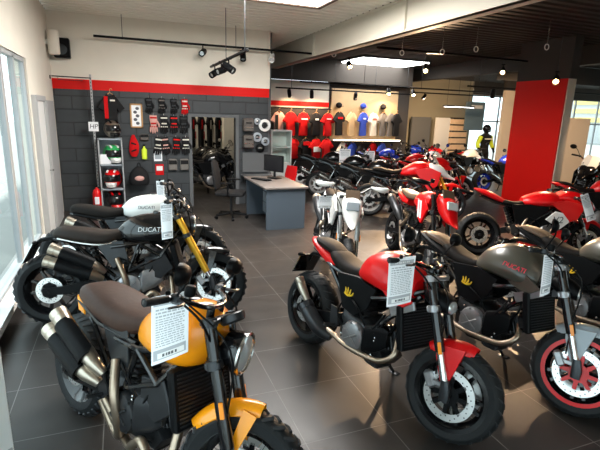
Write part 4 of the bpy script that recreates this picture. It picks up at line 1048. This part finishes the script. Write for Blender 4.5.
# pole with sign, rail
t = thing('slotted_post', 'thin slotted metal post in front of the dark wall', 'post', (-.47, 9.42, 0))
k = MB().use('alu').box((0, 0, 1.27), (.035, .035, 2.54), .003).box((0, 0, .01), (.16, .16, .02), .003).use('black_plastic')
for i in range(40): k.box((0, -.018, .12 + .06 * i), (.010, .004, .028))
k.build('upright', None, t)
t = thing('small_sign', 'small white sign with two dark letters fixed on the slotted post', 'sign', (-.475, 9.385, 1.62))
bx('board', (-.085, -.006, -.085), (.085, .006, .085), 'paper', t, .004)
tank_logo(t, None, None, 'HP', 'dark_print', (0, -.009, 0), .115, 90)
MB().box((0, .012, 0), (.03, .024, .03)).build('fixing', 'dark_metal', t)
t = thing('clothes_rail', 'thin dark rail running from the left wall to the slotted post', 'rail', (-.79, 9.38, 2.48))
MB().tube([(-.30, 0, 0), (.33, 0, -.005)], .010, 8).tube([(-.32, -.0, .012), (-.32, 0, -.05)], .012, 6).tube([(-.20, 0, 0), (-.20, -.05, -.06), (.2, -.06, -.06)], .006, 6).build('bar', 'dark_metal', t)
t = thing('fire_extinguisher', 'red fire extinguisher on the floor left of the shelf cabinet', 'fire extinguisher', (-.50, 9.30, 0))
MB().lathe([(.02, .01), (.075, .012), (.08, .05), (.08, .38), (.06, .45), (.025, .48), (.02, .50)], (0, 0, 0), (0, 0, 1), n=18).build('cylinder', 'red_paint', t)
MB().box((0, -.02, .53), (.03, .10, .03), .006).tube([(0, .02, .50), (.09, 0, .46), (.095, 0, .20)], .010, 6, 4).build('valve', 'black_plastic', t)
MB().box((0, -.078, .26), (.08, .012, .14), .004).build('paper_label', 'paper', t)
t = thing('wall_speaker', 'black square loudspeaker high on the white wall', 'loudspeaker', (-.90, YW - .10, 2.97))
MB().box((0, 0, 0), (.26, .19, .33), .012).build('box', 'black_plastic', t); MB().lathe([(.09, 0), (.085, .006), (.03, .012), (.002, .008)], (0, -.095, -.03), (0, -1, 0), n=20).build('cone', 'dark_metal', t); MB().box((0, .10, 0), (.06, .02, .06)).build('bracket', 'dark_metal', t)
t = thing('wall_speaker', 'white loudspeaker in the upper corner of the left wall', 'loudspeaker', (XL + .12, 9.30, 3.03))
MB().loft([(-.2, 0, 0, .075, .075), (-.18, 0, 0, .09, .09), (.18, 0, 0, .09, .09), (.2, 0, 0, .075, .075)], n=16, axis='z', e=3).build('box', 'wall_white', t); MB().box((-.09, 0, 0), (.06, .05, .08)).build('bracket', 'panel_white', t)
# right of the doorway
for z, lb in ((1.70, 'upper brown grey case on the wall right of the doorway'), (1.36, 'lower brown grey case on the wall right of the doorway')):
    t = thing('pannier_case', lb, 'case', (2.50, YW - .09, z), 0, 'cases on the wall right of the doorway')
    MB().box((0, 0, 0), (.22, .17, .28), .025).build('shell', 'brown_case', t); MB().tube([(-.06, -.085, .05), (-.05, -.11, .05), (.05, -.11, .05), (.06, -.085, .05)], .009, 6).build('handle', 'black_plastic', t); MB().box((0, -.087, -.04), (.20, .01, .02), .003).build('latch', 'steel', t)
for x, z, r_, lb in ((2.72, 1.78, .07, 'small white disc, top left of the wheel parts on the wall'), (2.88, 1.70, .13, 'large white disc among the wheel parts on the wall'), (2.72, 1.45, .10, 'pale ring, lower left of the wheel parts on the wall'), (2.78, 1.22, .10, 'dark ring with white hub, lowest of the wheel parts on the wall'), (2.90, 1.36, .09, 'pale ring, lower right of the wheel parts on the wall')):
    t = thing('wall_disc', lb, 'disc', (x, YW - .03, z), 0, 'wheel parts on the wall')
    MB().lathe([(r_, -.02), (r_, .02), (r_ * .55, .03), (r_ * .50, -.02)], (0, 0, 0), (0, -1, 0), n=22, closed=True).build('ring', 'black_plastic' if 'dark' in lb else ('white_paint' if 'large' in lb else 'cool_grey'), t)
    MB().lathe([(r_ * .28, -.02), (r_ * .28, .025), (.002, .03)], (0, 0, 0), (0, -1, 0), n=14).bar((-r_ * .8, 0, 0), (r_ * .8, 0, 0), .02, .02, .01).build('hub', 'dark_metal' if 'large' in lb else 'steel', t)
S('trim_grey_board', (2.40, YB - .03, .70), (2.96, YB, 1.12), 'grey_board')
t = thing('wall_shelf', 'long grey shelf board on the wall right of the doorway', 'shelf', (2.68, YB - .14, .64)); bx('board', (-.32, -.13, -.015), (.32, .135, .015), 'grey_board', t, .004)
for x in (-.24, .24): MB().prism([(-.10, -.015), (.13, -.015), (.13, -.16)], x - .01, x + .01, 'yz').build('bracket', 'dark_metal', t)

# ================================================================ counter, monitor, chairs
t = thing('counter_desk', 'grey office counter with a plain blue grey front in the middle of the hall', 'desk', (2.58, 7.9, 0))
bx('desk_top', (-.40, -.70, .71), (.38, .75, .745), 'desk_top', t, .006)
bx('front_panel', (-.36, -.66, 0), (.34, -.62, .71), 'desk_front', t, .003)
bx('side_panel', (.30, -.62, 0), (.34, .70, .71), 'desk_front', t, .003)
p_ = bx('drawer_pedestal', (-.02, .2, .02), (.295, .68, .70), 'desk_front', t, .006)
for i in range(3): bx('drawer_front', (-.035, .22, .06 + .21 * i), (-.02, .66, .25 + .21 * i), 'cool_grey', p_, .003)
bx('end_panel', (-.36, .66, 0), (.34, .70, .71), 'desk_front', t, .003)
t = thing('monitor', 'black computer monitor standing on the grey counter', 'monitor', (2.66, 8.25, .747), R(-62))
MB().box((0, 0, .29), (.50, .04, .31), .01).build('screen_housing', 'black_plastic', t); bx('screen', (-.235, -.023, .15), (.235, -.019, .43), 'screen', t)
MB().box((0, .03, .16), (.05, .02, .26), .005).build('neck', 'dark_metal', t); MB().box((0, .03, .008), (.24, .17, .015), .005).build('base', 'black_plastic', t)
t = thing('keyboard', 'black keyboard lying on the grey counter before the monitor', 'keyboard', (2.38, 8.12, .747), R(-62)); MB().box((0, 0, .01), (.42, .14, .018), .005).build('case', 'black_plastic', t)
k = MB()
for r_ in range(4):
    for c_ in range(13): k.box((-.185 + .031 * c_, -.045 + .03 * r_, .022), (.025, .024, .006))
k.build('keys', 'dark_metal', t)
def office_chair(label, x, y, rz):
    t = thing('office_chair', label, 'chair', (x, y, 0), rz)
    k = MB()
    for i in range(5):
        a = 2 * pi * i / 5; k.tube([(0, 0, .10), (.30 * cos(a), .30 * sin(a), .075)], [.03, .018], 8)
    k.build('star_base', 'black_plastic', t)
    for i in range(5):
        a = 2 * pi * i / 5; MB().lathe([(.03, -.025), (.03, .025)], (.30 * cos(a), .30 * sin(a), .03), (-sin(a), cos(a), 0), n=12).build('caster', 'black_plastic', t)
    MB().tube([(0, 0, .08), (0, 0, .42)], .025, 10).build('column', 'dark_metal', t)
    MB().loft([(-.25, 0, .48, .18, .03), (-.22, 0, .48, .23, .045), (.15, 0, .48, .24, .05), (.25, 0, .47, .20, .035)], n=16, e=3.5, sub=2).build('seat', 'cloth_black', t)
    MB().loft([(.55, -.25, 0, .02, .17), (.62, -.26, 0, .035, .21), (.85, -.28, 0, .04, .22), (1.02, -.31, 0, .03, .19), (1.08, -.33, 0, .015, .12)], n=16, e=3, sub=2, axis='z').build('backrest', 'cloth_black', t)
    MB().tube([(-.05, 0, .44), (-.27, 0, .46), (-.30, 0, .66)], .02, 8, 3).build('back_support', 'black_plastic', t)
    for sy in (-1, 1): MB().tube([(-.02, sy * .22, .46), (.0, sy * .29, .50), (.0, sy * .29, .66), (-.14, sy * .29, .70), (.12, sy * .29, .70)], .016, 8).build('armrest', 'black_plastic', t)
office_chair('black swivel office chair left of the grey counter', 1.86, 8.35, R(-25))
t = thing('plastic_chair', 'red chair standing behind the grey counter', 'chair', (3.2, 9.3, 0), R(200))
MB().loft([(-.20, 0, .46, .18, .02), (-.1, 0, .45, .22, .03), (.2, 0, .46, .21, .025)], n=14, e=3, sub=2).build('seat', 'cloth_red', t)
MB().loft([(.48, -.20, 0, .02, .17), (.65, -.23, 0, .02, .20), (.85, -.27, 0, .02, .17)], n=14, e=3, sub=2, axis='z').build('backrest', 'cloth_red', t)
for sx in (-.17, .18):
    for sy in (-.18, .18): MB().tube([(sx, sy, .45), (sx * 1.15, sy * 1.1, 0)], .013, 8).build('leg', 'steel', t)
t = thing('display_cabinet', 'white display cabinet with glass shelves behind the grey counter', 'cabinet', (3.65, 10.9, 0))
k = MB()
for z in (.03, .75, 1.15, 1.55): k.box((0, 0, z), (.52, .36, .03), .003)
for x in (-.25, .25): k.box((x, 0, .78), (.03, .36, 1.56))
k.box((0, .17, .78), (.52, .02, 1.56)); k.build('body', 'panel_white', t); bx('glass_door', (-.23, -.185, .78), (.23, -.178, 1.53), 'glass', t); bx('lower_door', (-.23, -.19, .05), (.23, -.175, .73), 'panel_white', t)

# ================================================================ clothes
rt = 'shirts hanging on the dark red striped wall'
t = thing('clothes_rack', 'black wall rail carrying the red shirts', 'clothes rail', (5.2, 13.25, 2.12)); MB().tube([(-.98, 0, 0), (.92, 0, 0)], .014, 8).tube([(-.9, 0, 0), (-.9, .22, 0)], .010, 6).tube([(.85, 0, 0), (.85, .22, 0)], .010, 6).build('bar', 'black_plastic', t)
for x, m, lb, mk in ((4.40, 'cloth_pink', 'pink and black shirt, leftmost on the rail of red shirts', ((-.12, -.35, .12, .5, 'cloth_black'),)), (4.78, 'cloth_red', 'plain red T-shirt, first red one on the rail', ()), (5.19, 'cloth_red', 'red T-shirt with white chest print hanging next to the black T-shirt', ((0, -.2, .26, .035, 'white_print'),)),
                     (5.60, 'cloth_black', 'black T-shirt hanging between two red T-shirts', ((0, -.2, .14, .05, 'white_print'),)), (6.0, 'cloth_red', 'red T-shirt at the end of the rail beside the cream panel', ((0, -.18, .2, .03, 'white_print'),))):
    garment('t_shirt', 'shirt', lb, x, 13.22, 2.02, m, rt, .40, .70, mk)
for x, m, lb, mk in ((4.9, 'cloth_red', 'red shirt, leftmost of the lower row', ()), (5.3, 'cloth_black', 'black jacket with red sleeves in the lower row', ((0, -.15, .3, .12, 'cloth_red'),)), (5.65, 'cloth_red', 'red shirt with white lower part in the lower row', ((0, -.33, .3, .16, 'white_print'),)), (6.0, 'cloth_red', 'plain red shirt at the end of the lower row', ())):
    garment('t_shirt', 'shirt', lb, x, 13.25, 1.24, m, 'shirts in the lower row', .40, .62, mk)
pn = 'clothes on the cream panel'
for x, m, lb, mk in ((6.42, 'cloth_black', 'black T-shirt with red print, first on the cream panel', ((0, -.2, .22, .06, 'cloth_red'),)), (6.85, 'lit_wood', 'cream shirt between the black and the blue shirt', ()), (7.28, 'cloth_blue', 'blue shirt in the middle of the cream panel', ((0, -.2, .12, .04, 'white_print'),)), (7.66, 'cloth_white', 'white shirt with a red print right of the blue shirt', ((0, -.2, .2, .04, 'cloth_red'),)),
                     (8.02, 'cloth_grey', 'grey jacket right of the white shirt', ()), (8.30, 'cloth_grey', 'second grey jacket on the cream panel', ()), (8.52, 'cloth_black', 'dark jacket at the right end of the cream panel', ())):
    garment('shirt', 'shirt', lb, x, 13.28, 2.08, m, pn, .36, .74, mk)
for x, lb in ((6.42, 'black cap above the black T-shirt'), (7.28, 'blue cap above the blue shirt'), (8.02, 'dark cap above the grey jacket')):
    t = thing('cap', lb, 'cap', (x, 13.34, 2.24), 0, 'caps on the cream panel'); MB().ball((0, 0, .03), (.10, .10, .09), 12, 8).build('crown', 'cloth_blue' if 'blue cap' in lb else 'cloth_black', t); MB().box((0, -.13, .0), (.16, .12, .012), .005).build('brim', 'cloth_blue' if 'blue cap' in lb else 'cloth_black', t)
t = thing('light_shelf', 'glowing white shelf edge under the cream panel', 'shelf', (7.4, 13.3, 1.2)); bx('board', (-1.2, -.12, -.02), (1.25, .13, .02), 'panel_white', t); bx('light_strip', (-1.2, -.13, -.015), (1.25, -.12, .015), 'led_warm', t)
for i, (x, m, lb) in enumerate(((6.6, 'cloth_white', 'white shirt under the glowing shelf'), (6.95, 'cloth_blue', 'blue shirt under the glowing shelf, left one'), (7.3, 'cloth_black', 'black shirt under the glowing shelf'), (7.7, 'cloth_red', 'red shirt under the glowing shelf'), (8.05, 'cloth_blue', 'blue shirt under the glowing shelf, right one'))):
    garment('shirt', 'shirt', lb, x, 13.3, 1.12, m, 'shirts under the glowing shelf', .34, .6)
# back room rack
t = thing('clothes_rack', 'black rack of riding suits in the back room', 'clothes rail', (2.28, 13.2, 2.0)); MB().tube([(-.6, 0, 0), (.5, 0, 0)], .014, 8).tube([(-.55, 0, 0), (-.55, 0, -2.0)], .014, 8).tube([(.45, 0, 0), (.45, 0, -2.0)], .014, 8).build('bar', 'black_plastic', t)
for i, (m, mk, lb) in enumerate((('cloth_black', 'cloth_red', 'black and red suit, left on the back room rack'), ('cloth_black', 'cloth_red', 'second black suit on the back room rack'), ('cloth_black', 'cloth_white', 'black and white suit on the back room rack'), ('cloth_black', 'band_red', 'black suit, right on the back room rack'))):
    garment('riding_suit', 'suit', lb, 1.86 + .24 * i, 13.2, 1.9, m, 'riding suits in the back room', .36, .95, ((-.05, -.3, .1, .25, mk), (.1, -.6, .06, .2, mk)), True, R(62))
t = thing('shelf_cabinet', 'pale cupboard in the back room seen through the doorway', 'cabinet', (1.35, 13.1, 0)); bx('body', (-.35, -.25, 0), (.30, .25, 2.3), 'panel_white', t, .006); bx('door', (-.33, -.27, .05), (-.03, -.25, 2.25), 'wall_white', t, .004); bx('door', (-.01, -.27, .05), (.28, -.25, 2.25), 'wall_white', t, .004)

# ================================================================ far end
S('panel_partition', (11.35, 16.5, 0), (12.3, 16.6, 2.0), 'grey_board')
t = thing('wall_panel', 'plain white standing panel left of the pallet wood panel', 'panel', (12.9, 16.4, 0)); bx('board', (-.45, -.03, .05), (.45, .03, 2.0), 'panel_white', t, .004); bx('foot', (-.40, -.15, 0), (.40, .15, .05), 'alu', t)
t = thing('pallet_wall', 'panel of pale pallet boards with dark gaps at the far wall', 'panel', (13.65, 16.4, 0))
for i in range(7): bx('board', (-.46, -.06, .12 + .27 * i), (.46, -.03, .33 + .27 * i), 'pallet', t, .004)
bx('backing', (-.46, -.03, 0), (.46, .02, 2.02), 'dark_wall', t)
t = thing('hanging_sign', 'blue grey sign board with a white line of letters at the far window', 'sign', (14.3, 16.2, 1.5)); bx('board', (-.5, -.03, 0), (.5, .03, 1.2), 'blue_sign', t, .004); bx('printed_line', (-.25, -.04, .92), (.35, -.03, 1.06), 'white_print', t); [MB().tube([(q, 0, 1.2), (q, 0, 2.1)], .008, 6).build('wire', 'dark_metal', t) for q in (-.4, .4)]
t = thing('display_board', 'cream display board with a perforated edge right of the red pillar', 'panel', (12.05, 9.55, 0)); bx('board', (-.50, -.02, .05), (.55, .02, 2.08), 'cream_panel', t, .004)
k = MB()
for i in range(26): k.box((-.46, -.022, .2 + .07 * i), (.03, .006, .035))
k.build('hole_strip', 'dark_metal', t); bx('foot', (-.45, -.2, 0), (.5, .2, .05), 'alu', t)
# dressed mannequin (one continuous body)
t = thing('mannequin', 'standing mannequin in a black riding suit with yellow sleeves and a dark helmet', 'mannequin', (11.85, 12.75, 0), R(0))
me = bpy.data.meshes.new('body')
J = dict(pelvis=((0, 0, .95), .15), waist=((0, 0, 1.10), .14), chest=((0, -.01, 1.32), .19), neck=((0, 0, 1.50), .07), head=((0, -.01, 1.60), .09), ls=((-.19, 0, 1.40), .085), le=((-.30, .02, 1.14), .06), lw=((-.32, -.10, .92), .045), lh=((-.32, -.13, .84), .045),
         rs=((.19, 0, 1.40), .085), re=((.30, .02, 1.14), .06), rw=((.32, -.10, .92), .045), rh=((.32, -.13, .84), .045), lp=((-.10, 0, .86), .115), lk=((-.13, -.02, .50), .075), la=((-.14, .02, .10), .055), lf=((-.15, -.12, .05), .045), rp=((.10, 0, .86), .115), rk=((.13, -.02, .50), .075), ra=((.14, .02, .10), .055), rf=((.15, -.12, .05), .045))
ks = list(J); E_ = [('pelvis', 'waist'), ('waist', 'chest'), ('chest', 'neck'), ('neck', 'head'), ('chest', 'ls'), ('ls', 'le'), ('le', 'lw'), ('lw', 'lh'), ('chest', 'rs'), ('rs', 're'), ('re', 'rw'), ('rw', 'rh'), ('pelvis', 'lp'), ('lp', 'lk'), ('lk', 'la'), ('la', 'lf'), ('pelvis', 'rp'), ('rp', 'rk'), ('rk', 'ra'), ('ra', 'rf')]
me.from_pydata([J[q][0] for q in ks], [(ks.index(a), ks.index(b)) for a, b in E_], []); bo = bpy.data.objects.new('body', me); col.objects.link(bo); bo.parent = t
me.materials.append(MATS['cloth_black']); sm = bo.modifiers.new('Skin', 'SKIN')
for i, q in enumerate(ks): me.skin_vertices[0].data[i].radius = (J[q][1], J[q][1] * .8)
me.skin_vertices[0].data[0].use_root = True
sb = bo.modifiers.new('Subsurf', 'SUBSURF'); sb.levels = 2; sb.render_levels = 2
m = MB()
for sx in (-1, 1): MB().tube([(sx * .20, 0, 1.40), (sx * .30, .02, 1.14), (sx * .315, -.06, 1.0)], [.085, .068, .058], 10, 3).build('sleeve', 'hi_vis', t)
bx('chest_band', (-.17, -.19, 1.30), (.17, -.15, 1.34), 'cloth_white', t)
m = MB().ball((0, -.01, 1.66), (.13, .15, .15), 16, 12).box((0, -.13, 1.60), (.14, .08, .09), .03); ho = m.build('helmet', 'black_gloss', t); MB().ball((0, -.07, 1.68), (.11, .10, .05), 14, 8).build('visor', 'dark_metal', ho)
# white stand at the left edge
t = thing('info_stand', 'white upright board with a metal foot at the left edge of the photo', 'stand', (-.80, 2.42, 0), R(35))
bx('board', (-.30, -.02, .08), (.18, .02, 1.25), 'panel_white', t, .006)
for x in (-.25, .16):
    MB().prism([(-.24, 0), (.24, 0), (.20, .03), (.03, .06), (.02, .16), (-.02, .16), (-.03, .06), (-.20, .03)], x - .012, x + .012, 'yz', .003).build('foot', 'alu', t)

t = thing('tube_lamp', 'long thin hanging tube lamp in front of the beige far wall', 'lamp', (12.6, 15.2, 2.45)); MB().box((0, 0, 0), (1.5, .10, .05), .01).build('housing', 'dark_metal', t); bx('tube', (-.7, -.03, -.04), (.7, .03, -.025), 'lamp_panel', t)
for x in (-.6, .6): MB().tube([(x, 0, .02), (x, 0, 1.15)], .006, 6).build('suspension_rod', 'dark_metal', t)
